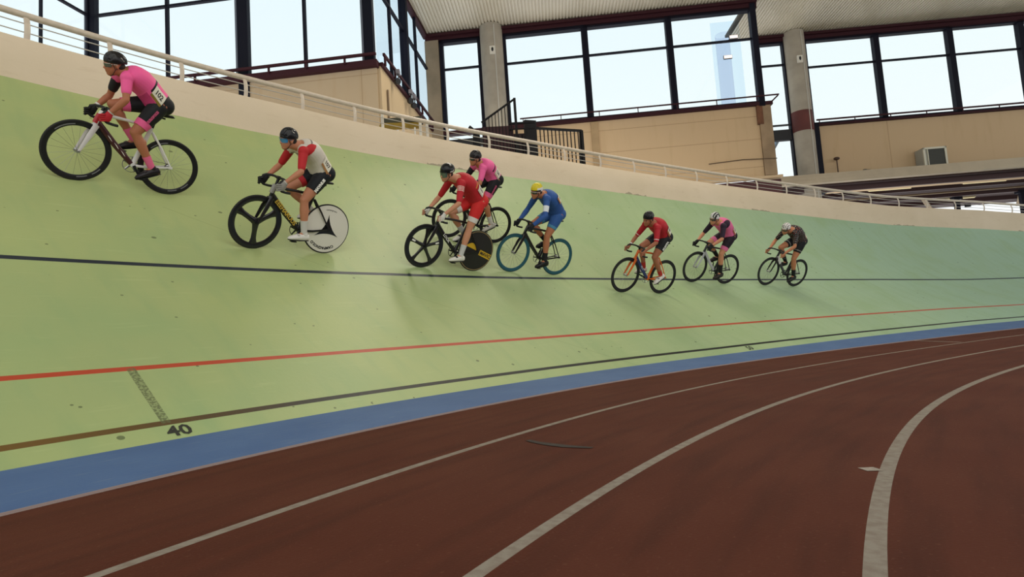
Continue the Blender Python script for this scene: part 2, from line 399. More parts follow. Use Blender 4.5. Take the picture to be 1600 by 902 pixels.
class WP:
    def __init__(s, ang, D=None, P0=None):
        a = math.radians(ang); s.e = np.array([math.cos(a), math.sin(a), 0]); s.n = np.array([-math.sin(a), math.cos(a), 0])
        s.o = s.n * D if P0 is None else np.array(P0, float); s.z = np.array([0, 0, 1.])
    def p(s, u, z, d=0): return s.o + s.e * u + s.n * d + s.z * z
    def bx(s, mb, u0, u1, z0, z1, d0, d1): mb.box(s.p((u0 + u1) / 2, (z0 + z1) / 2, (d0 + d1) / 2), ((u1 - u0) / 2, (d1 - d0) / 2, (z1 - z0) / 2), (s.e, s.n, s.z))
WA = WP(-5.8, 15.9); WB_ = WP(-4.4, 22); WC = WP(-3.05, 24.85)
PA = WA.p(-5.28, 0); WDD = WP(82.63, P0=PA); PE = np.array([-13.05, 17.31, 0]); WE = WP(258.2, P0=PE)
ZT, ZM, ZR, ZC = 13.15, 11.62, 9.12, 6.08
wn = [0]
def bay(W, u0, u1, z0, z1, trans, mull=(), fw=.09, tw=.07, label=None, g=None, muls=None, depth=.12, edge=True):
    """one glazed bay: frame + transom + mullions, with a pane in every field"""
    wn[0] += 1; nm = 'window_%d' % wn[0]
    mb = MB()
    if edge:
        W.bx(mb, u0, u0 + fw, z0, z1, -depth, depth); W.bx(mb, u1 - fw, u1, z0, z1, -depth, depth)
        W.bx(mb, u0, u1, z1 - fw, z1, -depth, depth); W.bx(mb, u0, u1, z0, z0 + fw, -depth, depth)
    o = tag(mb.build(nm, mframe, smooth=False), label or 'tall dark framed window bay', kind='structure')
    mb = MB(); W.bx(mb, u0, u1, trans - tw / 2, trans + tw / 2, -.05, .05); mb.build('transom', mframe, o, False)
    for m_ in mull:
        mb = MB(); W.bx(mb, m_ - .045, m_ + .045, z0, z1, -.05, .05); mb.build('mullion', mframe, o, False)
    us = [u0] + list(mull) + [u1]
    for a, b in zip(us[:-1], us[1:]):
        for c_, d_ in ((z0, trans), (trans, z1)):
            mb = MB(); W.bx(mb, a, b, c_, d_, -.004, .004); mb.build('pane', g or mg, o, False)
    return o
def wallbox(name, W, u0, u1, z0, z1, d0, d1, mat_, label, seams=True):
    us = [u0, u1]; cols = []
    mb = MB(); W.bx(mb, u0, u1, z0, z1, d0, d1); o = mb.build(name, mat_, smooth=False)
    uv = o.data.uv_layers.new(name='uv')
    for lp in o.data.loops:
        c_ = np.array(o.data.vertices[lp.vertex_index].co) - W.o; uv.data[lp.index].uv = (float(c_ @ W.e), float(c_[2]))
    return tag(o, label, kind='structure')
# ---- left facade (A), its left return (E) and right return (D)
bay(WE, 0.1, 1.55, 4.2, ZT, 11.75, (), fw=.03, depth=.04, label='window bay at the far left edge beside the thick navy post')
bay(WE, 1.55, 4.5, 4.2, ZT, 11.75, (), fw=.03, depth=.04, label='window bay outermost at the left')
bay(WA, -14.45, -9.75, 4.2, ZT, 11.75, (-12.05,), edge=False, label='window bay behind the leading rider')
bay(WA, -9.3, -5.68, ZR, ZT, 11.75, (-7.5,), edge=False, label='window bay above the left cream wall')
mcolblue = mat('column_navy', '0a0e1c', .6, .0, .15)
for k, (u0, u1, lb) in enumerate(((-14.85, -14.5, 'thick navy corner post at the far left'), (-9.72, -9.32, 'thick navy post in the middle of the left windows'), (-5.68, -5.32, 'thick navy corner post over the left cream wall'))):
    mb = MB(); WA.bx(mb, u0 + .06, u1, 4.2 if k < 1 else ZR - .1 if k > 1 else 4.2, ZT, -.09, .09)
    tag(mb.build('column', mcolblue, smooth=False), lb, kind='structure')
    mb = MB(); WA.bx(mb, u0 + .0, u0 + .06, ZR if k else 4.2, ZT, -.1, .14)
    tag(mb.build('column_trim', mat('column_grey_edge', '59616e', .5), smooth=False), 'grey edge of the ' + lb, kind='structure')
mA = facade_mat('facade_left_cream', 'b5a184', (8.72,), (-5.75,), 'ad9a7e')
wallbox('wall_left', WA, -14.9, -5.26, 4.0, ZR - .12, -.05, .25, mA, 'beige wall below the left windows')
mb = MB(); WA.bx(mb, -12.5, -5.2, ZR - .22, ZR - .03, -.22, .25); WA.bx(mb, -12.5, -5.2, ZR + .08, ZR + .15, -.30, -.22)
for u in np.arange(-12.2, -5.2, 1.2): WA.bx(mb, u, u + .05, ZR - .1, ZR + .12, -.28, -.22)
tag(mb.build('sill_rail', mmaroon, smooth=False), 'double maroon rail under the left windows', kind='structure')
DL = 5.98
mD = facade_mat('facade_return_cream', 'bba584', (), (.9,), 'b09b7c')
wallbox('wall_left_return', WDD, 0, DL - .3, 4.0, ZR - .1, -.12, .12, mD, 'beige return wall running back from the left wall')
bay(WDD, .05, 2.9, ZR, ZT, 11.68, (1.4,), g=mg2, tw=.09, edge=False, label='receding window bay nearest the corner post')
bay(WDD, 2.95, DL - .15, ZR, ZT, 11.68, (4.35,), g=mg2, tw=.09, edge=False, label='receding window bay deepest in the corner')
mb = MB(); WDD.bx(mb, 2.85, 3.05, ZR, ZT, -.14, .14); tag(mb.build('column', mframe, smooth=False), 'navy post between the two receding window bays', kind='structure')
mb = MB(); WDD.bx(mb, 0, DL, ZT - .14, ZT + .02, -.1, .1); tag(mb.build('eaves_beam', mmaroon, smooth=False), 'dark beam over the receding windows', kind='structure')
mb = MB(); WDD.bx(mb, 0, DL - .3, ZR - .16, ZR - .04, -.2, .14); WDD.bx(mb, 0, DL - .3, ZR + .16, ZR + .24, -.27, -.2)
for u in (.1, 1.0, 2.5, 4.0, 5.4): WDD.bx(mb, u, u + .06, ZR - .1, ZR + .2, -.26, -.2)
tag(mb.build('sill_rail', mmaroon, smooth=False), 'maroon rail under the receding windows', kind='structure')
# ---- centre facade (B)
WBx = WB_
mb = MB()
WBx.bx(mb, -4.6, 8.68, ZT - .36, ZT, -.12, .16); WBx.bx(mb, -4.6, 8.68, ZT - .15, ZT - .04, -.22, -.1)
tag(mb.build('eaves_beam', mmaroon, smooth=False), 'dark maroon beam over the centre windows', kind='structure')
bay(WBx, -4.02, -2.30, 4.2, ZT - .3, 11.62, (), fw=.15, label='narrow window bay left of the round concrete column')
bay(WBx, -1.42, 1.92, 8.90, ZT - .3, 11.6, (), fw=.14, label='centre window bay right of the concrete column')
bay(WBx, 1.90, 5.24, 8.90, ZT - .3, 11.6, (), fw=.13, label='middle one of the three centre window bays')
bay(WBx, 5.22, 8.56, 8.90, ZT - .3, 11.6, (), fw=.13, label='centre window bay at the step of the facade')
mb = MB(); WBx.bx(mb, 8.40, 8.62, ZR - .3, ZT, -.14, .14); tag(mb.build('column', mframe, smooth=False), 'slim navy post at the right end of the centre windows', kind='structure')
mb = MB(); WBx.bx(mb, -4.62, -4.05, 4, ZT - .3, -.15, .3); tag(mb.build('column', mconc_dark, smooth=False), 'square concrete pillar in the corner of the facade', kind='structure')
mBm = facade_mat('facade_centre_cream', 'c9ad88', (8.45, 7.55, 6.45), ())
wallbox('wall_center', WBx, -1.5, 8.36, ZC, 8.87, -.02, .35, mBm, 'beige wall under the centre windows')
mb = MB(); WBx.bx(mb, 8.36, 8.82, ZC, 8.88, -.1, .4)
WBx.bx(mb, 8.36, 8.78, ZC, 8.94, -.06, .36)
tag(mb.build('wall_center_pier', mat('pier_concrete', '9b8468', .9, noise=.3, nscale=1.2), smooth=False), 'stained concrete pier ending the centre wall', kind='structure')
mb = MB(); WBx.bx(mb, 8.28, 8.50, 8.1, ZR - .2, -.12, -.04); tag(mb.build('wall_stain', mat('rust_stain', '6b4630', .9, noise=.4, nscale=3), smooth=False), 'rust stained patch at the top of the pier', kind='structure')
mb = MB(); WBx.bx(mb, 1.88, 2.15, 6.8, ZR - .3, -.1, .0); tag(mb.build('wall_pilaster', mat('pilaster_beige', 'a98f6b', .9, noise=.2, nscale=1.5), smooth=False), 'darker pilaster behind the gate', kind='structure')
mb = MB(); WBx.bx(mb, -4.1, 8.9, 8.85, 8.99, -.14, .2); WBx.bx(mb, -.9, 9.05, ZR - .03, ZR + .01, -.42, -.36)
mb.sweep([WBx.p(9.02, ZR - .01, -.38), WBx.p(9.05, ZR - .01, -.3), WBx.p(8.8, ZR - .22, -.1)], .03, 6)
for u in np.arange(-.8, 8.9, 1.5): WBx.bx(mb, u, u + .03, ZR - .2, ZR - .02, -.4, -.37)
tag(mb.build('sill_rail', mmaroon, smooth=False), 'maroon sill and rail under the centre windows', kind='structure')
mb = MB(); WBx.bx(mb, -4.1, -.9, ZR - .85, ZR - .5, -.1, .1); tag(mb.build('floor_beam', mblack, smooth=False), 'black beam crossing the narrow window left of the column', kind='structure')
mb = MB(); WBx.bx(mb, 5.0, 9.0, ZC - .12, ZC - .02, -.12, .1); tag(mb.build('wall_foot_rail', mat('foot_rail_cream', 'c5ab88', .6), smooth=False), 'pale rail along the foot of the centre wall', kind='structure')
mb = MB(); WBx.bx(mb, 4.2, 9.0, ZC - 1.6, ZC - .14, .1, .3); tag(mb.build('wall_foot_panel', mat('panel_maroon', '4a2224', .7), smooth=False), 'maroon panel below the centre wall', kind='structure')
mb = MB(); mb.sweep([WBx.p(6.3, 6.72, -.05), WBx.p(7.6, 6.78, -.05), WBx.p(8.84, 6.70, -.13)], .018, 6)
tag(mb.build('wall_cable', mat('cable_dark', '5c4a38', .7)), 'thin dark cable along the foot of the centre wall', kind='structure')
# round concrete columns
def column(W, u, d, r, z0, z1, label, band=None):
    mb = MB(); mb.lathe([(0, 0), (r, 0), (r, z1 - z0), (0, z1 - z0)], W.p(u, z0, d), (0, 0, 1), 40)
    o = tag(mb.build('column', mconc), label, kind='structure')
    mb = MB(); mb.sweep([W.p(u + r * .35, z0 + .1, d - r * .96), W.p(u + r * .35, z1 - .1, d - r * .96)], .022, 8); mb.build('conduit', mat('conduit_grey', 'b9b6ad', .5), o)
    if band:
        mb = MB(); mb.lathe([(r + .012, band[0] - z0), (r + .012, band[1] - z0)], W.p(u, z0, d), (0, 0, 1), 40); mb.build('painted_band', mat('band_maroon', '5d2b26', .7, noise=.2, nscale=2), o)
    return o
column(WBx, -1.86, -.1, .46, 4.0, ZT, 'round concrete column between the centre windows')
def sensor(W, u, z, d, label):
    mb = MB(); W.bx(mb, u - .11, u + .11, z - .16, z + .16, d - .08, d); o = mb.build('wall_sensor', mwhitebox, smooth=False); tag(o, label, 'sensor', 'white sensor boxes on the round columns')
    mb = MB(); mb.ell(W.p(u, z + .02, d - .08), (.045, .03, .09), (W.e, W.n, W.z)); mb.build('dark_opening', mblack, o)
sensor(WBx, -1.80, 11.95, -.54, 'small white box with a dark slot high on the left round column')
# reflections in the last centre window, built as tinted pane, column and glowing boxes
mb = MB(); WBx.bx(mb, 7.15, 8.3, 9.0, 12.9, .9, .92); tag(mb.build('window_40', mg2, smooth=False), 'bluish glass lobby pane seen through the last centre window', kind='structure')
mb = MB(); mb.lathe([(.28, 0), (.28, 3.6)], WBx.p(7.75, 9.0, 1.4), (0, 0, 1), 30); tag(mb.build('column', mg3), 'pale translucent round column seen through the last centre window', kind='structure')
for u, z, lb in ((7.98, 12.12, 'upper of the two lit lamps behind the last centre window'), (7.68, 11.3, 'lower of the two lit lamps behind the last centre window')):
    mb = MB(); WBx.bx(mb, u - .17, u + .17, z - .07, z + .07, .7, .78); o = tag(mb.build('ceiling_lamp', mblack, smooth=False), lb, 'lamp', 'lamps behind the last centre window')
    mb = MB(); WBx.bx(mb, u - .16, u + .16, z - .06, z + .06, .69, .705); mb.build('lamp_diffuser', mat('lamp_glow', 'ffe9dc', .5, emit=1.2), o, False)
# ---- right facade (C)
mb = MB(); WC.bx(mb, 10.2, 24, ZT - .36, ZT, -.12, .16); WC.bx(mb, 10.2, 24, ZT - .14, ZT - .03, -.22, -.1)
tag(mb.build('eaves_beam', mmaroon, smooth=False), 'dark maroon beam over the right windows', kind='structure')
bay(WC, 10.2, 11.52, ZC, ZT - .3, 11.8, (), fw=.10, label='narrow window bay right of the facade step')
mb = MB(); WC.bx(mb, 10.2, 11.6, 8.35, 8.82, -.1, .1); WC.bx(mb, 10.2, 11.6, 9.0, 9.06, -.1, .0); tag(mb.build('floor_beam', mblack, smooth=False), 'black beam across the narrow window right of the step', kind='structure')
for u0, u1, m_, lb in ((12.33, 15.47, (), 'right window bay beside the banded column'), (15.47, 18.61, (), 'middle one of the right window bays'), (18.61, 21.60, (), 'right window bay nearest the frame edge'), (21.6, 24.6, (), 'right window bay cut by the frame edge')):
    bay(WC, u0, u1, 8.90, ZT - .3, 11.58, m_, fw=.12, label=lb)
column(WC, 11.92, -.1, .44, 4.0, ZT, 'round concrete column with a maroon band between the right windows', band=(8.6, 9.5))
mb = MB(); WC.bx(mb, 12.33, 12.53, 5.8, 8.9, -.3, .1); tag(mb.build('column', mframe, smooth=False), 'dark post beside the banded column', kind='structure')
sensor(WC, 11.9, 11.75, -.52, 'small white box with a dark slot high on the right round column')
mCm = facade_mat('facade_right_cream', 'c3aa88', (), (15.55,))
wallbox('wall_right', WC, 12.4, 24.6, 5.9, 8.88, -.02, .35, mCm, 'beige wall under the right windows')
mb = MB(); WC.bx(mb, 12.4, 24.6, 8.86, 8.95, -.14, .2); WC.bx(mb, 12.4, 24.6, 9.0, 9.06, -.42, -.36)
for u in np.arange(12.5, 24.6, 1.5): WC.bx(mb, u, u + .03, 8.85, 9.0, -.4, -.37)
tag(mb.build('sill_rail', mmaroon, smooth=False), 'maroon sill and rail under the right windows', kind='structure')
mb = MB(); mb.sweep([np.array(WC.p(9.7, 5.9, 2)), np.array(WC.p(11.9, 9.3, 2))], .09, 8); tag(mb.build('brace', mat('brace_pale_blue', '9db4c8', .6)), 'pale diagonal brace seen through the narrow window right of the step', kind='structure')
# air conditioner
t = empty('air_conditioner', Matrix.Translation(V(WC.p(17.2, 6.7, -.3))), 'grey box air conditioner standing on the canopy against the beige wall', 'air conditioner')
il = t.matrix_world.inverted(); Wl = WP(-3.05, P0=tuple(il @ V(WC.p(0, 0))))
mb = MB(); Wl.bx(mb, 16.53, 17.47, 6.42, 7.36, -.55, -.05); mb.build('housing', mat('housing_grey', 'a9aaa2', .5), t, False)
mb = MB()
for a_ in ((16.52, 16.60, 6.42, 7.37), (17.40, 17.48, 6.42, 7.37), (16.52, 17.48, 7.29, 7.37), (16.52, 17.48, 6.42, 6.48), (16.69, 16.72, 6.42, 7.3)): Wl.bx(mb, *a_, -.6, -.54)
mb.build('frame', mat('ac_frame_pale', 'c9c6b4', .5), t, False)
mb = MB(); Wl.bx(mb, 16.72, 17.40, 6.48, 7.29, -.57, -.555)
for k in range(12): Wl.bx(mb, 16.72, 17.40, 6.5 + k * .065, 6.51 + k * .065, -.58, -.57)
mb.build('grille', mat('grille_dark', '35362f', .6), t, False)
# small lamp post and bracket on the canopy
t = tag((lambda mb: (mb.sweep([WC.p(13.1, 6.3, -.3), WC.p(13.1, 7.22, -.3)], .025, 8), mb.ell(WC.p(13.1, 7.28, -.3), (.13, .1, .07)), mb.build('rooftop_lamp', mat('lamp_brown', '4a3326', .6)))[-1])(MB()), 'thin brown lamp post with small head on the canopy', 'lamp')
mb = MB(); mb.sweep([WC.p(13.9, 6.42, -.6), WC.p(14.0, 6.62, -.6), WC.p(14.25, 6.6, -.6), WC.p(14.4, 6.45, -.6)], .03, 8); mb.ell(WC.p(14.05, 6.6, -.6), (.1, .1, .05))
tag(mb.build('pipe_bracket', mat('bracket_grey', '6f685c', .6)), 'small grey bracket lying on the canopy roof edge', 'bracket')

# ---- canopy on the right
WK = WP(-3.6, 24)
mb = MB()
for k, (z0, z1, d) in enumerate(((6.12, 6.26, -.02), (6.265, 6.40, 0), (6.405, 6.52, .03))): WK.bx(mb, 9.3, 26, z0, z1, d, .3)
tag(mb.build('canopy_fascia', mat('fascia_cream', 'b2a48c', .6, noise=.08, nscale=2), smooth=False), 'cream ribbed fascia of the right hand canopy', kind='structure')
mb = MB(); WK.bx(mb, 9.3, 40, 6.06, 6.40, .3, 8.2); tag(mb.build('canopy_soffit', mat('soffit_dark', '33201f', .8), smooth=False), 'dark brown underside of the canopy', kind='structure')
mbeam = mat('beam_maroon', '371a1a', .6); 
mb = MB()
for d in (.6, 1.9, 3.9, 5.9): WK.bx(mb, 9.3, 40, 5.84, 6.06, d, d + .12)
tag(mb.build('canopy_beams', mbeam, smooth=False), 'maroon beams under the canopy', kind='structure')
mb = MB()
for d in (3.2,): WK.bx(mb, 9.3, 40, 5.90, 5.96, d, d + .10)
for u in (12.0, 18.3, 22.8): mb.prism([WK.p(u, 5.8, 4.0), WK.p(u + .25, 5.8, 4.0), WK.p(u + 3.25, 5.8, 8.0), WK.p(u + 3.0, 5.8, 8.0)], (0, 0, .06))
tag(mb.build('canopy_purlins', mat('purlin_tan', '7a6648', .7), smooth=False), 'tan purlins under the canopy', kind='structure')
for k, (u, d, lb) in enumerate(((15.4, 1.5, 'strip light under the middle of the canopy'), (19.4, 1.5, 'strip light under the canopy nearest the frame edge'), (20.6, 5.0, 'strip light deep under the canopy'))):
    mb = MB(); WK.bx(mb, u - .95, u + .95, 5.93, 6.02, d - .05, d + .05); o = tag(mb.build('strip_light', mat('tube_housing', 'b5a98c', .5), smooth=False), lb, 'light', 'strip lights under the canopy')
    mb = MB(); mb.sweep([WK.p(u - .9, 5.91, d), WK.p(u + .9, 5.91, d)], .02, 8); mb.build('tube', mat('tube_glow', 'e9dcae', .5, emit=.5 if k < 2 else 1.0), o)
for u, d, lb in ((20.2, 4.4, 'dark post under the canopy beside the floodlight'), (22.9, 4.0, 'dark post under the canopy at the right edge')):
    mb = MB(); WK.bx(mb, u - .09, u + .09, 3, 6.06, d - .09, d + .09); WK.bx(mb, u - .2, u + .2, 5.75, 5.9, d - .15, d + .15)
    tag(mb.build('canopy_post', mframe, smooth=False), lb, kind='structure')
t = empty('floodlight', Matrix.Translation(V(WK.p(20.5, 5.4, 4.2))), 'small dark floodlight fixed beside the canopy post', 'floodlight')
mb = MB(); mb.sweep([(-.34, .2, .12), (0, 0, .08)], .02, 8); mb.build('arm', mblack, t)
mb = MB(); mb.box((.03, -.02, 0), (.12, .05, .08)); mb.build('lamp_body', mblack, t, False)

# ---- ribbed metal ceiling
mceil = mat('ceiling_ribbed_metal', 'd2c9b4', .4, 0, noise=.10, nscale=.5)
def ribbed(name, W, u0, u1, d0, d1, z, label, pitch=.13):
    mb = MB(); us = []
    k = u0
    while k < u1:
        us += [(k, 0), (k + pitch * .5, 0), (k + pitch * .56, .045), (k + pitch * .94, .045)]; k += pitch
    vs = [W.p(u, z + h_, d) for d in (d0, d1) for u, h_ in us]; n = len(us)
    mb.add(vs, [(i, i + 1, n + i + 1, n + i) for i in range(n - 1)])
    return tag(mb.build(name, mceil, smooth=False), label, kind='structure')
ribbed('ceiling', WB_, -4.75, 8.6, -26, .15, ZT, 'ribbed beige metal ceiling over the track')
ribbed('ceiling', WC, 9.12, 28, -26, .15, ZT + .012, 'ribbed beige metal ceiling over the far right of the track')
ribbed('ceiling', WA, -16, -5.2, -22, .2, ZT + .02, 'ribbed metal ceiling over the left side')
for W, u0, u1, d1, lb in ((WB_, -4.75, 8.6, .3, 'roof deck over the centre'), (WC, 9.12, 28, .3, 'roof deck over the right side'), (WA, -16, -5.0, .3, 'roof deck over the left side')):
    mb = MB(); W.bx(mb, u0, u1, ZT + .3, ZT + .4, -24, d1); tag(mb.build('roof', mat('roof_deck', '55524c', .9), smooth=False), lb, kind='structure')

# ------------------------------------------------------------------ things behind the guard rail
# black gate and stair fence
def rpoint(s, o, z): return offp(s, bank_oz(s, sv(WD, s))[0] + o, z)
mfence = mat('fence_black', '100f12', .6, .0, .2)
zf = 4.35
FA = np.array([.80, 14.3, 0]); FB = np.array([2.15, 14.75, 0]); fd = (FB - FA) / np.linalg.norm(FB - FA)
t = empty('metal_gate', Matrix.Translation(V(FA + [0, 0, zf])), 'black barred metal gate behind the guard rail, in front of the beige wall', 'gate')
L0 = np.linalg.norm(FB - FA)
mb = MB(); ax = (fd, np.cross((0, 0, 1), fd), (0, 0, 1))
mb.box(fd * L0 / 2 + [0, 0, 1.62], (L0 / 2, .025, .03), ax); mb.build('gate_rail', mfence, t, False)
mb = MB(); mb.box(fd * L0 / 2 + [0, 0, .12], (L0 / 2, .02, .025), ax); mb.build('gate_rail', mfence, t, False)
for k in range(1, 13):
    mb = MB(); mb.box(fd * L0 * k / 13 + [0, 0, .86], (.012, .012, .76), ax); mb.build('bar', mfence, t, False)
mb = MB(); mb.prism([fd * (L0 - .0), fd * (L0 - .10), fd * (L0 - .05) + [0, 0, 1.62], fd * (L0 + .0) + [0, 0, 1.62]], ax[1] * .05); mb.box(fd * L0 + [0, 0, .8], (.035, .03, .83), ax); mb.build('gate_post', mfence, t, False)
mb = MB(); mb.box([-.05, 0, .9], (.16, .05, .92), ax); mb.build('hinge_post', mfence, t, False)
# stair enclosure left of the gate
FC = np.array([-.52, 13.95, 0])
t = empty('stair_railing', Matrix.Translation(V(FC + [0, 0, zf])), 'black stair railing with slanted handrail and maroon panel left of the gate', 'railing')
e1 = np.array([1., .04, 0]); e1 /= np.linalg.norm(e1); ax2 = (e1, np.cross((0, 0, 1), e1), (0, 0, 1))
mb = MB(); mb.sweep([e1 * .02 + [0, 0, 1.72], e1 * .90 + [0, 0, 2.30]], .028, 6); mb.build('handrail', mfence, t)
mb = MB(); mb.box(e1 * .90 + [0, 0, 1.15], (.032, .032, 1.17), ax2); mb.box(e1 * .78 + [0, 0, 1.1], (.012, .012, 1.1), ax2); mb.box(e1 * 1.05 + [0, 0, 1.66], (.33, .02, .02), ax2); mb.box(e1 * 1.05 + [0, 0, 1.5], (.33, .014, .014), ax2); mb.build('end_post', mfence, t, False)
for k in range(9):
    u = .04 + k * .085; mb = MB(); mb.box(e1 * u + [0, 0, .86 + u * .33], (.010, .010, .86 + u * .33), ax2); mb.build('baluster', mfence, t, False)
mb = MB(); mb.box(e1 * .42 + [0, .06, 1.0], (.40, .01, .62), ax2); mb.build('sheet_panel', mat('sheet_maroon', '432025', .7, noise=.2, nscale=6), t, False)
mb = MB(); mb.sweep([e1 * -.22 + [0, 0, .9], e1 * -.16 + [0, 0, 1.5], e1 * -.30 + [0, 0, 1.62]], .05, 8); mb.box(e1 * -.1 + [0, 0, 1.0], (.06, .05, .5), ax2); mb.build('newel', mfence, t)
t = tag((lambda mb: (mb.box(FC + e1 * .9 + [0, .75, zf + .9], (.38, .02, .75), ax2), mb.build('stair_screen', mat('screen_dark', '33262a', .8), smooth=False))[-1])(MB()), 'dark screen sheet behind the stair railing', 'screen')
mb = MB()
for k in range(6): mb.box(FC + e1 * (.75 + k * .10) + [0, .45, zf + .75], (.016, .012, .75), ax2)
tag(mb.build('stair_grille', mfence, smooth=False), 'short black grille between stair railing and gate', 'grille')
# cream sloped block at the foot of the stairs
mb = MB(); mb.prism([(.10, 14.75, 4.3), (.55, 14.77, 4.3), (.55, 14.77, 4.95), (.42, 14.77, 5.0)], (0, .25, 0)); tag(mb.build('sand_bag', mat('bag_cream', 'b9a173', .9)), 'cream wedge shaped bag behind the rail under the stair railing', 'bag')
# dark trunk behind the rail below the narrow window
mb = MB(); mb.box((-1.3, 15.6, 4.9), (.62, .3, .62)); tag(mb.build('storage_trunk', mat('trunk_dark', '221d22', .7), smooth=False), 'dark storage trunk behind the rail left of the stair railing', 'trunk')
# yellow padded roll
t = empty('padded_roll', Matrix.Translation(V((-2.45, 12.9, 5.72))), 'mustard yellow padded roll under a dark cover behind the rail', 'padded roll')
mb = MB(); mb.sweep([(-.42, 0, 0), (-.38, 0, 0), (.5, .1, .02), (.54, .1, .02)], [(.04, .04), (.085, .085), (.085, .085), (.04, .04)], 14, side=(0, 1, 0)); mb.build('roll', mat('pad_yellow', '8d7326', .8, noise=.2, nscale=8), t)
for x_ in (-.3, .4):
    mb = MB(); mb.sweep([(x_, .05, -.05), (x_, .05, -1.6)], .02, 8); mb.build('leg', mat('post_white', 'd7d2c6', .5), t)
mb = MB(); mb.box((.1, .1, .13), (.48, .12, .06)); mb.build('cover', mat('cover_dark', '3a3a2c', .8), t, False)
# pale pole leaning on the return wall, drain pipe, and bracket
mb = MB(); mb.sweep([WDD.p(.55, 7.3, -.3), WDD.p(2.2, 6.35, -.5)], .022, 8); tag(mb.build('leaning_pole', mat('pole_white', 'cfd0cf', .5)), 'thin white pole slanting across the beige return wall', 'pole')
mb = MB(); mb.sweep([WDD.p(.45, 5.5, -.16), WDD.p(.45, 8.4, -.16)], .03, 8); tag(mb.build('drain_pipe', mat('pipe_brown', '74604a', .6)), 'thin brown drain pipe on the beige return wall', 'pipe')
# floodlights clamped to the maroon rail
def flood(u, z, lb):
    t = empty('spotlight', Matrix.Translation(V(WDD.p(u, z, -.32))), lb, 'spotlight', 'spotlights clamped on the receding rail')
    mb = MB(); mb.box((0, 0, .18), (.06, .09, .07)); mb.build('clamp_box', mat('clamp_grey', '77747c', .5), t, False)
    mb = MB(); mb.lathe([(0, 0), (.09, 0), (.11, .09), (.09, .16), (0, .16)], (-.05, -.05, -.15), (.5, -.8, -.3), 20); mb.build('lamp_head', mblack, t)
    mb = MB(); mb.sweep([(0, 0, .1), (.03, -.1, -.02), (0, -.12, -.12)], .02, 8); mb.build('bracket', mblack, t)
flood(1.05, 9.05, 'round black spotlight nearest the corner post on the receding rail')
flood(2.35, 8.95, 'black spotlight further back on the receding rail')
flood(2.75, 8.95, 'deepest black spotlight on the receding rail')
# white gate posts behind the rail
for i_, s in enumerate((2.22, 2.9, 3.03)):
    mb = MB(); mb.sweep([wallpt(s, .35, -.4), wallpt(s, .35, wall_h(s) + .42)], .03, 8)
    tag(mb.build('white_post', mat('post_white', 'd7d2c6', .5)), ['white post behind the rail, left of the yellow roll', 'white post behind the rail, right of the yellow roll', 'white post behind the rail, second one right of the yellow roll'][i_], 'post', 'white posts behind the rail')
mb = MB(); mb.sweep([wallpt(3.15, .6, .3), wallpt(3.3, .62, .75)], .06, 8); tag(mb.build('red_cone', mat('cone_red', '8d2a26', .6)), 'small dark red object standing behind the rail by the concrete pillar', 'marker')

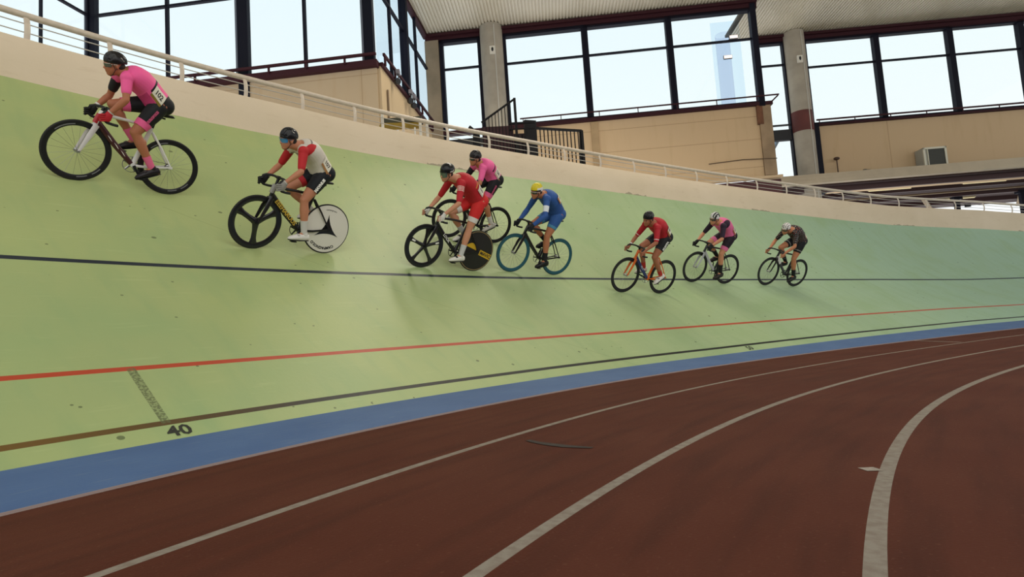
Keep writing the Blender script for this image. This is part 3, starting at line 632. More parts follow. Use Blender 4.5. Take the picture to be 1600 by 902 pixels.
# ------------------------------------------------------------------ track bicycles
def rotax(p, p0, ax, ang):
    return np.array(Matrix.Rotation(ang, 3, V(ax)) @ (V(p) - V(p0)) + V(p0))
UST = np.array([-.2756, 0, .9613])
RW = .338
mtyre = mat('tyre_black', '141414', .7)
mchrome = mat('metal_silver', 'b8b8ba', .3, .9)
mdark = mat('component_black', '17181b', .4, .3)
mtape = mat('bar_tape_black', '1a1a1c', .7)
mchain = mat('chain_steel', '6e6a62', .4, .8)
_cache = {}
def cp(o, parent, mw_):
    c_ = o.copy(); C.objects.link(c_); c_.parent = parent; c_.matrix_local = mw_; return c_
def wheel(parent, x, kind, rimc, spin=0., rot=None, text=None):
    """spoked / tri / five / disc; local axis is y"""
    T = Matrix.Translation(V((x, 0, RW)))
    if rot is not None: T = rot @ T
    base_ = MB()
    if kind == 'spoked' or kind == 'teal':
        base_.lathe([(.322, -.010), (.326, .0), (.322, .010), (.286, .009), (.272, .004), (.272, -.004), (.286, -.009)], (0, 0, 0), seg=72, closed=True)
        w_ = base_.build('wheel_rim' if False else 'wheel', rimc, parent)
    elif kind in ('tri', 'five'):
        base_.lathe([(.322, -.010), (.326, 0), (.322, .010), (.285, .012), (.262, .006), (.262, -.006), (.285, -.012)], (0, 0, 0), seg=72, closed=True)
        n = 3 if kind == 'tri' else 5
        for k in range(n):
            an = 2 * PI * k / n + spin
            d = np.array([math.cos(an), 0, math.sin(an)]); s_ = np.array([-d[2], 0, d[0]])
            w0 = .052 if n == 3 else .040
            base_.sweep([d * .01, d * .05, d * .12, d * .20, d * .25, d * .28], [(w0 * .9, .024), (w0 * .75, .02), (w0 * .62, .014), (w0 * .66, .012), (w0 * .9, .011), (w0 * 1.35, .009)], 14, side=s_)
        base_.lathe([(0, -.032), (.03, -.03), (.036, 0), (.03, .03), (0, .032)], (0, 0, 0), seg=24)
        w_ = base_.build('wheel', rimc, parent)
    else:
        base_.lathe([(.02, -.030), (.10, -.026), (.26, -.012), (.322, -.010), (.326, 0), (.322, .010), (.26, .012), (.10, .026), (.02, .030), (0, .030)], (0, 0, 0), seg=72)
        base_.lathe([(0, -.03), (.02, -.03)], (0, 0, 0), seg=24)
        w_ = base_.build('wheel', rimc, parent)
    w_.matrix_local = T
    t_ = MB(); t_.lathe([(.320, -.0115), (.330, -.010), (.338, 0), (.330, .010), (.320, .0115)], (0, 0, 0), seg=72); t_.build('tyre', mtyre, w_)
    h_ = MB(); h_.lathe([(0, -.058), (.008, -.058), (.008, -.04), (.024, -.038), (.024, -.03), (.014, -.026), (.014, .026), (.024, .03), (.024, .038), (.008, .04), (.008, .058), (0, .058)], (0, 0, 0), seg=20); h_.build('hub', mchrome if kind in ('spoked', 'teal') else mdark, w_)
    if kind in ('spoked', 'teal'):
        if 'spoke' not in _cache:
            m_ = MB(); m_.sweep([(0, 0, .022), (0, 0, .274)], .0013, 5); _cache['spoke'] = m_.build('spoke', mat('spoke_steel', '8a8c88', .3, .8), w_)
            first = _cache['spoke']
        else: first = None
        for k in range(20):
            M_ = Matrix.Rotation(2 * PI * k / 20 + spin, 4, 'Y') @ Matrix.Translation(V((0, .024 if k % 2 else -.024, 0))) @ Matrix.Rotation((.092 if k % 2 else -.092), 4, 'X')
            if first is not None and k == 0: first.matrix_local = M_
            else: cp(_cache['spoke'], w_, M_)
    return w_
def bike(tagname, Fr, WBs, steer, mf, mf2, mfork, wf, wr, grip, seat, label, crank, extra=None, fspin=.3, rspin=.7):
    O, F, L, U = Fr
    M = Matrix(((F[0], L[0], U[0], O[0]), (F[1], L[1], U[1], O[1]), (F[2], L[2], U[2], O[2]), (0, 0, 0, 1)))
    t = empty('track_bicycle', M, label, 'bicycle', 'track bicycles of the bunch')
    BBp = np.array([.4 * WBs / .965, 0, .285]); SC = BBp + np.array([-.14, 0, .48]); HB = np.array([WBs - .14, 0, .68]); HT = HB + UST * .14
    R_ = lambda p: rotax(p, HB, UST, steer)
    ra = np.array([0, 0, RW]); fa = R_((WBs, 0, RW))
    mb = MB()
    mb.sweep([HB - UST * .012, HB, HT, HT + UST * .012], [(.020, .020), (.024, .026), (.022, .024), (.018, .018)], 12)
    mb.sweep([SC + [.005, 0, 0], (SC + HT) / 2 + [0, 0, -.004], HT - UST * .025], [(.013, .018), (.014, .017), (.017, .022)], 12)
    mb.sweep([BBp, (SC + BBp) / 2, SC], [(.018, .026), (.015, .028), (.016, .022)], 12)
    mb.lathe([(0, -.036), (.024, -.036), (.026, 0), (.024, .036), (0, .036)], BBp, seg=20)
    for s_ in (-1, 1):
        mb.sweep([BBp + [-.02, .022 * s_, 0], BBp + [-.18, .045 * s_, .01], ra + [.01, .058 * s_, 0]], [(.009, .016), (.009, .015), (.006, .010)], 8)
        mb.sweep([SC + [-.01, .018 * s_, -.05], (SC + ra) / 2 + [0, .04 * s_, 0], ra + [0, .058 * s_, .01]], [(.008, .013), (.007, .011), (.005, .009)], 8)
        mb.box(ra + [0, .06 * s_, 0], (.022, .004, .014))
    mb.build('frame', mf, t)
    mb = MB(); mb.sweep([HB + [.0, 0, .03], (HB + BBp) / 2, BBp + [.015, 0, .015]], [(.020, .032), (.021, .034), (.020, .028)], 12); mb.build('down_tube', mf2, t)
    mb = MB(); mb.sweep([R_(HB), R_(HB - UST * .03), R_(HB - UST * .035)], [(.022, .024), (.03, .028), (.02, .02)], 12)
    for s_ in (-1, 1):
        mb.sweep([R_(HB + [0, .028 * s_, -.02]), R_(HB * .6 + np.array([WBs, 0, RW]) * .4 + [0, .050 * s_, .0]), R_((WBs, .052 * s_, RW))], [(.011, .030), (.009, .028), (.006, .014)], 10)
    mb.build('fork', mfork, t)
    # handlebar
    gx, gz = grip
    cx, cz = gx - .085, gz + .085
    mb = MB()
    half = [(cx, .03, cz), (cx, .10, cz + .003), (cx + .012, .165, cz), (cx + .045, .198, cz - .004), (cx + .085, .206, cz - .022), (cx + .108, .210, cz - .062), (cx + .098, .212, cz - .105), (cx + .06, .213, cz - .132), (cx + .0, .214, cz - .142), (cx - .05, .214, cz - .144)]
    pts = [np.array(q) for q in half]
    full = [p_ * [1, -1, 1] for p_ in pts[::-1]] + pts
    mb.sweep([R_(q) for q in full], .0155, 10, side=(0, 0, 1)); mb.build('handlebar', mtape, t)
    mb = MB(); mb.sweep([R_(HT + UST * .01), R_(HT + UST * (.045)), R_(HT + UST * .05)], .018, 12); mb.sweep([R_(HT + UST * .035), R_((cx - .005, 0, cz))], [(.016, .018), (.018, .02)], 12); mb.lathe([(0, -.03), (.022, -.03), (.022, .03), (0, .03)], R_((cx, 0, cz)), seg=14); mb.build('stem', mdark, t)
    # saddle
    sx_, sz_ = seat
    mb = MB(); mb.sweep([SC + [0, 0, -.02], SC + UST * .06, (sx_ + .0, 0, sz_ - .045)], [(.013, .018)] * 3, 12); mb.box((sx_, 0, sz_ - .04), (.05, .02, .01)); mb.build('seat_post', mdark, t)
    mb = MB(); mb.sweep([(sx_ - .145, 0, sz_ - .005), (sx_ - .12, 0, sz_), (sx_ - .06, 0, sz_ - .004), (sx_ + .0, 0, sz_ - .008), (sx_ + .07, 0, sz_ - .008), (sx_ + .125, 0, sz_ - .014), (sx_ + .135, 0, sz_ - .02)], [(.035, .008), (.066, .018), (.058, .02), (.034, .018), (.022, .015), (.017, .013), (.006, .006)], 14); mb.build('saddle', mdark, t)
    rot = Matrix.Translation(V(HB)) @ Matrix.Rotation(steer, 4, V(UST)) @ Matrix.Translation(-V(HB)) if steer else None
    W1 = wheel(t, WBs, wf[0], wf[1], fspin, rot); W2 = wheel(t, 0, wr[0], wr[1], rspin)
    # drivetrain (right side, y < 0)
    mb = MB(); yq = -.045
    mb.lathe([(.086, yq - .003), (.094, yq - .002), (.094, yq + .002), (.086, yq + .003)], BBp, seg=48, closed=True)
    for k in range(5):
        an = 2 * PI * k / 5 + crank; d = np.array([math.cos(an), 0, math.sin(an)]); mb.sweep([BBp + d * .01 + [0, yq, 0], BBp + d * .088 + [0, yq, 0]], [(.013, .003), (.009, .003)], 8, side=(-d[2], 0, d[0]))
    mb.build('chainring', mdark if 'dark' in tagname else mchrome, t)
    mb = MB()
    for zz, rr in ((.092, .034), (-.092, -.034)): mb.sweep([BBp + [0, yq, zz], ra + [0, yq, rr]], [(.005, .003)] * 2, 6)
    mb.build('chain', mchain, t)
    mb = MB(); mb.lathe([(0, yq - .003), (.034, yq - .003), (.034, yq + .003), (0, yq + .003)], ra, seg=24); mb.build('sprocket', mchain, t)
    peds = {}
    for s_, an in ((1, crank), (-1, crank + PI)):
        d = np.array([math.cos(an), 0, math.sin(an)]); y0 = .055 * s_
        mb = MB(); mb.sweep([BBp + [0, y0, 0], BBp + d * .165 + [0, y0 + .012 * s_, 0]], [(.011, .018), (.008, .013)], 8, side=(0, 1, 0)); mb.build('crank_arm', mdark, t)
        pp = BBp + d * .165 + np.array([0, .118 * s_, 0]); peds[s_] = pp
        mb = MB(); mb.sweep([pp + [0, -.05 * s_, 0], pp + [0, .03 * s_, 0]], .007, 8); mb.box(pp, (.035, .028, .006)); mb.build('pedal', mdark, t, False)
    g = [R_((cx + .103, .211 * s_, cz - .085)) for s_ in (1, -1)]
    gt = np.array([.10, 0, 1.]); gt /= np.linalg.norm(gt)
    return dict(t=t, M=M, BB=BBp, SC=SC, HB=HB, HT=HT, peds=peds, grips=g, gt=gt, W1=W1, W2=W2, WBs=WBs, seat=(sx_, sz_))
def sidetext(parent, name, txt, size, p0, d, up, mat_, bold=0.):
    d = np.array(d, float); d /= np.linalg.norm(d); up = np.array(up, float); up -= d * (up @ d); up /= np.linalg.norm(up); p0 = np.array(p0, float)
    n = np.cross(d, up); mb = MB()
    vs, fs = textmesh(txt, size, bold); k = len(vs)
    mb.add([p0 + d * v[0] + up * v[1] for v in vs], fs)
    return mb.build(name, mat_, parent, False)
def arctext(parent, name, txt, size, r, ang0, y, mat_, inner=True, bold=0.):
    # text round a wheel, seen from the left side (+y): forward is screen left
    vs, fs = textmesh(txt, size, bold); mb = MB(); out = []
    for v in vs:
        rr = r + (v[1] if inner else -v[1]); a = ang0 + (v[0] / r) * (1 if inner else -1)
        out.append((-rr * math.sin(a), y, rr * math.cos(a)))   # a = 0 at the top, grows towards screen right
    mb.add(out, fs); return mb.build(name, mat_, parent, False)

# ------------------------------------------------------------------ riders
def remesh(mb, vox, smooth_it=3):
    me = bpy.data.meshes.new('r'); me.from_pydata(mb.v, [], mb.f); me.update()
    ob = bpy.data.objects.new('r', me); C.objects.link(ob)
    md = ob.modifiers.new('r', 'REMESH'); md.mode = 'VOXEL'; md.voxel_size = vox; md.adaptivity = 0
    ms = ob.modifiers.new('s', 'SMOOTH'); ms.factor = .5; ms.iterations = smooth_it
    dg = bpy.context.evaluated_depsgraph_get(); m2 = bpy.data.meshes.new_from_object(ob.evaluated_get(dg))
    bpy.data.objects.remove(ob); bpy.data.meshes.remove(me)
    n = len(m2.vertices); co = np.empty(n * 3); m2.vertices.foreach_get('co', co); co = co.reshape(-1, 3)
    fs = [tuple(p.vertices) for p in m2.polygons]; bpy.data.meshes.remove(m2)
    r = MB(); r.v = [tuple(c) for c in co]; r.f = fs; r.m = [0] * len(fs); return r
def paint(mb, fn):
    v = np.array(mb.v)
    for i, f in enumerate(mb.f):
        mb.m[i] = fn(v[list(f)].mean(0))
def cone(mb, a, b, ra, rb, seg=14, n=3):
    a, b = np.array(a, float), np.array(b, float)
    pts = [a + (b - a) * k / n for k in range(n + 1)]
    mb.sweep(pts, [(ra + (rb - ra) * k / n,) * 2 for k in range(n + 1)], seg)
    mb.ell(a, (ra,) * 3, nu=12, nv=8); mb.ell(b, (rb,) * 3, nu=12, nv=8)
def limb(mb, a, b, prof, inf=0., t0=0., t1=1., seg=14, caps=True):
    """profile: list of (t, r)"""
    a, b = np.array(a, float), np.array(b, float); ts = np.linspace(t0, t1, 8)
    rs_ = [float(np.interp(t, [q[0] for q in prof], [q[1] for q in prof])) + inf for t in ts]
    mb.sweep([a + (b - a) * t for t in ts], [(r, r) for r in rs_], seg)
    if caps: mb.ell(a + (b - a) * t0, (rs_[0],) * 3, nu=12, nv=8); mb.ell(a + (b - a) * t1, (rs_[-1],) * 3, nu=12, nv=8)
def ik(a, b, l1, l2, pole):
    a, b = np.array(a, float), np.array(b, float); d = b - a; D = np.linalg.norm(d); Dm = min(D, (l1 + l2) * .999); u = d / D
    x = (l1 * l1 - l2 * l2 + Dm * Dm) / (2 * Dm); h = math.sqrt(max(l1 * l1 - x * x, 1e-6))
    p_ = np.array(pole, float); p_ = p_ - u * (p_ @ u); p_ /= np.linalg.norm(p_)
    return a + u * x + p_ * h
ARMP = [(0, .050), (.4, .045), (.85, .036), (1, .036)]
FORP = [(0, .037), (.25, .040), (.7, .030), (1, .026)]
THP = [(0, .096), (.3, .093), (.7, .073), (1, .056)]
CAP = [(0, .053), (.12, .052), (.33, .059), (.7, .040), (1, .033)]

def rider(B, k, label, hip, sh, head, headrot, jersey, shorts, ankle_off, kit):
    """hip, sh, head: (x, z) in the bike's side plane; k: colours and options"""
    M = B['M']; hipc = np.array([hip[0], 0, hip[1]]); shc = np.array([sh[0], 0, sh[1]]); hd_ = np.array([head[0], head[1], head[2]])
    # --- torso rings along a hunched spine
    ax = shc - hipc; Lt = np.linalg.norm(ax); ax = ax / Lt; up = np.array([-ax[2], 0, ax[0]])     # towards the back
    ts = [-.16, -.04, .10, .28, .48, .68, .84, .97, 1.07]
    wd = [.10, .166, .176, .166, .172, .188, .194, .176, .092]
    dp = [.075, .130, .134, .124, .126, .134, .124, .096, .070]
    bo = [.0, .006, .022, .052, .080, .092, .088, .066, .060]
    def tc(t): return hipc + ax * Lt * t + up * np.interp(t, ts, bo)
    def torso_pt(t, ang, inf=0.):  # ang: 0 = left side, 90 = back
        c_, s_ = math.cos(ang), math.sin(ang)
        w_, d_ = np.interp(t, ts, wd) + inf, np.interp(t, ts, dp) + inf
        return tc(t) + np.array([0, 1, 0]) * w_ * c_ + up * d_ * s_
    def torso(mb, inf, t0=-.16, t1=1.07):
        tt = np.linspace(t0, t1, 16)
        mb.sweep([tc(t) for t in tt], [(np.interp(t, ts, wd) + inf, np.interp(t, ts, dp) + inf) for t in tt], 28)
    hipj = {s_: hipc + np.array([.015, .092 * s_, -.005]) for s_ in (1, -1)}
    shj = {s_: shc + np.array([.0, .165 * s_, .0]) for s_ in (1, -1)}
    ank, knee, ball, ftd = {}, {}, {}, {}
    for s_ in (1, -1):
        off = np.array(ankle_off[s_], float); off = off / np.linalg.norm(off) * .16
        bp_ = B['peds'][s_] + np.array([0, 0, .018]); ball[s_] = bp_
        ank[s_] = bp_ + np.array([off[0], -.006 * s_, off[1]])
        a_ = math.atan2(off[1], off[0]) - math.atan2(.092, -.13); ftd[s_] = a_
        knee[s_] = ik(hipj[s_], ank[s_], kit.get('thigh', .425), kit.get('shin', .435), (1, .05 * s_, .25))
    wr, el, ha = {}, {}, {}
    fw = np.cross((0, 1, 0), B['gt']); fw = fw / np.linalg.norm(fw)
    if fw[0] < 0: fw = -fw
    for s_, g in ((1, B['grips'][0]), (-1, B['grips'][1])):
        pal = g - fw * .034 + np.array([0, .008 * s_, .0]); ha[s_] = pal; D_ = np.linalg.norm(shj[s_] - pal) - .05; La = min(.57, max(D_ * 1.05, .45))
        d = shj[s_] - pal; d /= np.linalg.norm(d); wr[s_] = pal + d * .052 + np.array([-.012, 0, .012])
        el[s_] = ik(shj[s_], wr[s_], La * .53, La * .47, (-.5, .75 * s_, -.35))
    # --- body
    mb = MB(); torso(mb, 0.)
    for s_ in (1, -1):
        mb.ell(hipj[s_] + np.array([-.058, -.010 * s_, .012]), (.092, .085, .098), nu=14, nv=10)
        limb(mb, hipj[s_], knee[s_], THP); limb(mb, knee[s_], ank[s_], CAP)
        dk = knee[s_] - (hipj[s_] + ank[s_]) / 2; dk /= np.linalg.norm(dk); mb.ell(knee[s_] + dk * .008, (.05, .047, .05), nu=12, nv=8)
        cf = knee[s_] * .68 + ank[s_] * .32 - dk * .022; mb.ell(cf, (.042, .044, .07), nu=12, nv=8)
        limb(mb, shj[s_], el[s_], ARMP); limb(mb, el[s_], wr[s_], FORP); mb.ell(shj[s_] + [0, .0, .01], (.062, .056, .058), nu=12, nv=8)
        mb.sweep([wr[s_], ha[s_] + (wr[s_] - ha[s_]) * .4, ha[s_] + [0, .004 * s_, -.012]], [(.022, .026), (.022, .034), (.016, .036)], 12, side=(0, 1, 0))
        f_ = ftd[s_]; fd_ = np.array([math.cos(f_), 0, math.sin(f_)]); fu = np.array([-fd_[2], 0, fd_[0]])
        cone(mb, ank[s_], ball[s_] + fu * .03 - fd_ * .02, .032, .024)
        cone(mb, ank[s_], ball[s_] + fu * .03 - fd_ * .175, .03, .026)
    Hm = Matrix.Translation(V(hd_)) @ Matrix.Rotation(headrot[1], 4, 'Z') @ Matrix.Rotation(headrot[0] + .10, 4, 'Y')
    H = lambda *p: np.array(Hm @ V(p)); hx = [np.array(Hm.to_3x3() @ V(a_)) for a_ in ((1, 0, 0), (0, 1, 0), (0, 0, 1))]
    def he(c_, r_): mb.ell(H(*c_), r_, hx, nu=18, nv=12)
    he((-.012, 0, .022), (.092, .074, .092)); he((.026, 0, -.038), (.062, .060, .075)); he((.046, 0, -.092), (.034, .034, .028)); he((.02, 0, -.075), (.05, .05, .04))
    he((.083, 0, -.012), (.012, .010, .022)); he((.094, 0, -.034), (.014, .0115, .011)); he((.072, 0, .018), (.018, .045, .010))
    he((.078, 0, -.060), (.012, .022, .006)); he((.076, 0, -.070), (.012, .019, .006)); he((.062, .030, -.03), (.022, .02, .016)); he((.062, -.030, -.03), (.022, .02, .016))
    for s_ in (1, -1): he((-.012, .076 * s_, -.018), (.017, .008, .028))
    nb = tc(1.0); cone(mb, nb, H(-.03, 0, -.055), .066, .056); cone(mb, tc(.9), H(-.035, 0, -.04), .078, .056)
    for s_ in (1, -1): cone(mb, shj[s_] * np.array([1, .75, 1]) + up * .02, tc(1.0) + up * .015, .055, .056)
    body = remesh(mb, kit.get('vox', .0075))
    # fingers curled round the grips
    def fingers(mb, s_, inf, cut=1.):
        g = B['grips'][0 if s_ > 0 else 1]; yo = np.array([0, 1., 0]) * s_
        for j in range(4):
            c_ = g + B['gt'] * (.034 - .0215 * j); ln = (1.0, 1.08, 1.04, .86)[j] * cut
            pts = []
            for q in range(8):
                th = math.radians(150 - 235 * ln * q / 7)
                pts.append(c_ + fw * math.cos(th) * .0265 + yo * math.sin(th) * .0265 + np.array([0, 0, -.002 * q]))
            mb.sweep(pts, [(.0088 + inf,) * 2] * 2 + [(.0092 + inf,) * 2] + [(.0085 + inf,) * 2] * 3 + [(.0075 + inf,) * 2, (.005 + inf,) * 2], 8, side=tuple(B['gt']))
        pts = []
        for q in range(6):
            th = math.radians(180 + 115 * q / 5); pts.append(g + B['gt'] * (.045 - .004 * q) + fw * math.cos(th) * .029 + yo * math.sin(th) * .029)
        mb.sweep(pts, [(.012 + inf,) * 2, (.0115 + inf,) * 2, (.0105 + inf,) * 2, (.010 + inf,) * 2, (.009 + inf,) * 2, (.006 + inf,) * 2], 8, side=tuple(B['gt']))
    for s_ in (1, -1): fingers(body, s_, 0)
    skin = mat('skin_' + k['id'], k['skin'], .55, spec=.35)
    P_ = body.build('person', skin); P_.matrix_world = M; tag(P_, label, 'person', 'racing cyclists of the bunch')
    # --- clothes
    def mm(n_, c_, **kw): return mat(n_ + '_' + str(c_), c_, **dict(dict(rough=.65, spec=.3), **kw))
    je = MB(); torso(je, .012, .12, 1.05)
    for s_ in (1, -1):
        je.ell(shj[s_] + [0, 0, .01], (.070, .064, .066), nu=12, nv=8); cone(je, shj[s_] * np.array([1, .75, 1]) + up * .02, tc(.96) + up * .012, .062, .062)
        limb(je, shj[s_], el[s_], ARMP, .009, 0, k.get('sleeve', .72))
        if k.get('long'): limb(je, shj[s_], el[s_], ARMP, .008); limb(je, el[s_], wr[s_], FORP, .008, 0, .95)
    je = remesh(je, .0065, 4)
    armd = {s_: (shj[s_], el[s_]) for s_ in (1, -1)}
    def region(p):
        best = 'torso'
        q = p - hipc; t = (q @ ax) / Lt
        for s_ in (1, -1):
            a_, b_ = armd[s_]; u = (p - a_) @ (b_ - a_) / ((b_ - a_) @ (b_ - a_)); dd = np.linalg.norm(p - a_ - (b_ - a_) * min(max(u, 0), 1))
            if u > .12 and dd < .075 and abs(p[1]) > .13: return 'armL' if s_ > 0 else 'armR', u, 0., p[1]
        side_ = (p - tc(t)) @ up
        return best, t, side_ / .12, p[1]
    paint(je, lambda p: jersey[1](*region(p)))
    jo = je.build('jersey', [mm('fabric', c_) for c_ in jersey[0]], P_)
    shp = MB(); torso(shp, .007, -.17, .20)
    for s_ in (1, -1):
        shp.ell(hipj[s_] + np.array([-.058, -.010 * s_, .012]), (.099, .092, .105), nu=14, nv=10)
        limb(shp, hipj[s_], knee[s_], THP, .008, 0, .64, caps=False); shp.ell(hipj[s_], (.094,) * 3)
    shp = remesh(shp, .009, 3)
    def legt(p):
        s_ = 1 if p[1] > 0 else -1; a_, b_ = hipj[s_], knee[s_]; return s_, (p - a_) @ (b_ - a_) / ((b_ - a_) @ (b_ - a_))
    paint(shp, lambda p: shorts[1](*legt(p)))
    shp.build('shorts', [mm('lycra', c_) for c_ in shorts[0]], P_)
    if k.get('cuff'):
        for s_ in (1, -1):
            m_ = MB(); limb(m_, hipj[s_], knee[s_], THP, .009, .62, .80, caps=False); m_.build('leg_cuff', mm('cuff', k['cuff']), P_)
    for s_ in (1, -1):
        m_ = MB(); limb(m_, knee[s_], ank[s_], CAP, .005, k.get('sock0', .66), 1., caps=False); m_.build('sock', mm('sock', k['sock']), P_)
        f_ = ftd[s_]; fd_ = np.array([math.cos(f_), 0, math.sin(f_)]); fu = np.array([-fd_[2], 0, fd_[0]]); b_ = ball[s_]
        m_ = MB(); Q = lambda x, z: b_ + fd_ * x + fu * z
        m_.sweep([Q(-.205, .05), Q(-.195, .048), Q(-.165, .05), (Q(-.11, .05)), Q(-.05, .042), Q(.01, .034), Q(.05, .026), Q(.078, .018)],
                 [(.010, .02), (.027, .036), (.033, .046), (.036, .048), (.041, .040), (.044, .031), (.036, .022), (.012, .008)], 16)
        m_.sweep([Q(-.15, .07), Q(-.135, .10)], [(.034, .036), (.036, .038)], 14)
        so = m_.build('shoe', mm('shoe', k['shoe'], rough=.4), P_)
        m_ = MB(); m_.sweep([Q(-.2, .008), Q(-.15, .004), Q(-.06, -.001), Q(.02, -.002), Q(.07, .004)], [(.02, .006), (.031, .008), (.034, .007), (.040, .007), (.02, .005)], 12); m_.build('sole', mat('sole_dark', '1b1b1b', .6), so)
        m_ = MB(); m_.sweep([Q(-.06, .078), Q(-.035, .070)], [(.041, .012), (.041, .012)], 12); m_.build('strap', mm('shoestrap', k.get('strap', '2a2a2c')), so)
        if k.get('glove'):
            m_ = MB(); m_.sweep([wr[s_] + (el[s_] - wr[s_]) * .04, wr[s_], ha[s_] + (wr[s_] - ha[s_]) * .4, ha[s_] + [0, .004 * s_, -.014], ha[s_] + [0, .004 * s_, -.04]], [(.031, .031), (.028, .032), (.028, .040), (.022, .042), (.010, .026)], 14, side=(0, 1, 0))
            fingers(m_, s_, .0016, k.get('gcut', 1.)); gl_ = m_.build('glove', mm('glove', k['glove'] if not isinstance(k['glove'], dict) else k['glove'][s_]), P_)
            m_ = MB(); limb(m_, wr[s_], el[s_], [(0, .033), (1, .036)], 0, .0, .06, caps=False); m_.build('cuff_band', mm('gcuff', k.get('gcuff', '26262a')), gl_)
    if k.get('watch'):
        s_ = k['watch']; m_ = MB(); limb(m_, wr[s_], el[s_], [(0, .031), (1, .034)], 0, .12, .22, caps=False); m_.build('wristwatch', mm('watch', 'd8d5d0', rough=.3), P_)
    # --- head gear
    hm = MB(); NU, NV = 48, 18; vs = []; groove = k.get('grooves', 5)
    for j in range(NV + 1):
        th = (PI * .60) * j / NV
        for i in range(NU):
            ph = 2 * PI * i / NU; cx_, cy_ = math.cos(ph), math.sin(ph)
            r_ = 1.0
            y_ = math.sin(th) * cy_; x_ = math.sin(th) * cx_; z_ = math.cos(th)
            if groove and math.radians(16) < th < math.radians(88):
                gq = math.cos(y_ * PI * groove * 1.05)
                if gq > .25 and not (abs(x_) < .10): r_ -= .09 * min(1, (gq - .25) * 3) * min(1, (abs(x_) - .10) * 8)
            elong = .108 + (.012 if cx_ < 0 else 0) * abs(cx_) + (k.get('tail', 0) if cx_ < 0 else 0) * abs(cx_) ** 3
            z_c = z_ * .108 if z_ > 0 else z_ * .09
            lift = .020 * max(0, cx_) * max(0, -z_) * 2
            vs.append(H(-.018 + x_ * elong * r_, y_ * .089 * r_, .040 + z_c * r_ + lift))
    fs = [(j * NU + i, (j + 1) * NU + i, (j + 1) * NU + (i + 1) % NU, j * NU + (i + 1) % NU) for j in range(NV) for i in range(NU)] + [tuple(range(NV * NU, NV * NU + NU))[::-1]]
    hm.add(vs, fs)
    hc = k['helmet']
    def hp(p):
        q = Hm.inverted() @ V(p); return k['helmfn'](q.x + .018, q.y, q.z - .04)
    if k.get('helmfn'): paint(hm, hp)
    ho = hm.build('helmet', [mm('helmet', c_, rough=.25) for c_ in hc], P_)
    m_ = MB()
    for s_ in (1, -1):
        m_.sweep([H(.03, .080 * s_, .01), H(.012, .078 * s_, -.05), H(.035, .045 * s_, -.105), H(.045, 0, -.122)], .0035, 6)
        m_.sweep([H(-.06, .078 * s_, .0), H(.012, .079 * s_, -.05)], .0035, 6)
    m_.build('chin_strap', mm('strap', '1c1c1e'), ho)
    m_ = MB(); m_.ell(H(-.055, 0, -.015), (.058, .069, .06), hx); m_.build('hair', mat('hair_dark', '241c17', .8), P_)
    if k.get('glasses'):
        m_ = MB(); n_ = 16; vs = []
        hh = k.get('gh', .021)
        for i in range(n_ + 1):
            a_ = math.radians(-62 + 124 * i / n_); ww = hh * (1 - .35 * (abs(a_) / 1.1) ** 3) * (1 - .28 * math.exp(-(a_ / .12) ** 2))
            for z_, r_ in ((ww, .0), (-ww, -.004), (-ww, -.007), (ww, -.003)):
                vs.append(H((.098 + r_) * math.cos(a_) * .98 - .002, (.086 + r_) * math.sin(a_), z_ - .006))
        fs = [(i * 4 + a_, (i + 1) * 4 + a_, (i + 1) * 4 + (a_ + 1) % 4, i * 4 + (a_ + 1) % 4) for i in range(n_) for a_ in range(4)] + [(0, 1, 2, 3), (n_ * 4 + 3, n_ * 4 + 2, n_ * 4 + 1, n_ * 4)]
        m_.add(vs, fs); go = m_.build('sunglasses', mm('lens', k['glasses'], rough=.08, spec=.8, coat=.6), P_)
        m_ = MB()
        for s_ in (1, -1): m_.sweep([H(.045, .077 * s_, .006), H(-.01, .082 * s_, .004)], (.003), 6)
        m_.sweep([H((.100) * math.cos(a_) * .98, .087 * math.sin(a_), hh * .95 - .006) for a_ in np.linspace(-1.0, 1.0, 12)], .003, 6); m_.build('glasses_frame', mm('gframe', k.get('gframe', 'd9d6d0'), rough=.3), go)
    else:
        for s_ in (1, -1):
            m_ = MB(); m_.ell(H(.074, .028 * s_, -.008), (.010, .012, .009), hx); m_.build('eye', mat('eye_dark', '2b201b', .3), P_)
    # --- race number on the left rear side
    if k.get('number'):
        t0, t1, a0, a1 = k.get('numpos', (.10, .40, 8, 62)); a0, a1 = math.radians(a0), math.radians(a1)
        def npt(x, y, inf):   # x: -1..1 along the spine (towards the hip), y: -1..1 round the body (towards the back)
            return torso_pt((t0 + t1) / 2 - (t1 - t0) / 2 * x, (a0 + a1) / 2 + (a1 - a0) / 2 * y, inf)
        m_ = MB(); g_ = [[npt(-1 + i / 4, -1 + j / 4, .028) for j in range(9)] for i in range(9)]
        m_.add([p for c_ in g_ for p in c_], [(i * 9 + j, (i + 1) * 9 + j, (i + 1) * 9 + j + 1, i * 9 + j + 1) for i in range(8) for j in range(8)])
        m_.add([p - (p - tc(.3)) / np.linalg.norm(p - tc(.3)) * .004 for c_ in g_ for p in c_], [(i * 9 + j, i * 9 + j + 1, (i + 1) * 9 + j + 1, (i + 1) * 9 + j) for i in range(8) for j in range(8)])
        no = m_.build('race_number', mat('bib_white', 'e2dccb', .7), P_)
        m_ = MB(); add_text(m_, k['number'], 1.25, lambda x, y: npt(x * .74 - .02, y * .9 + .14, .0305), .03); m_.build('digits', mat('ink_black', '1a1a1a', .7), no, False)
        m_ = MB(); add = [[npt(-1 + i / 4, -1 + .42 * j, .0295) for j in (0, 1)] for i in range(9)]
        m_.add([p for c_ in add for p in c_], [(i * 2, i * 2 + 2, i * 2 + 3, i * 2 + 1) for i in range(8)]); m_.build('number_band', mm('bib', k.get('bibband', '8c6a2a')), no)
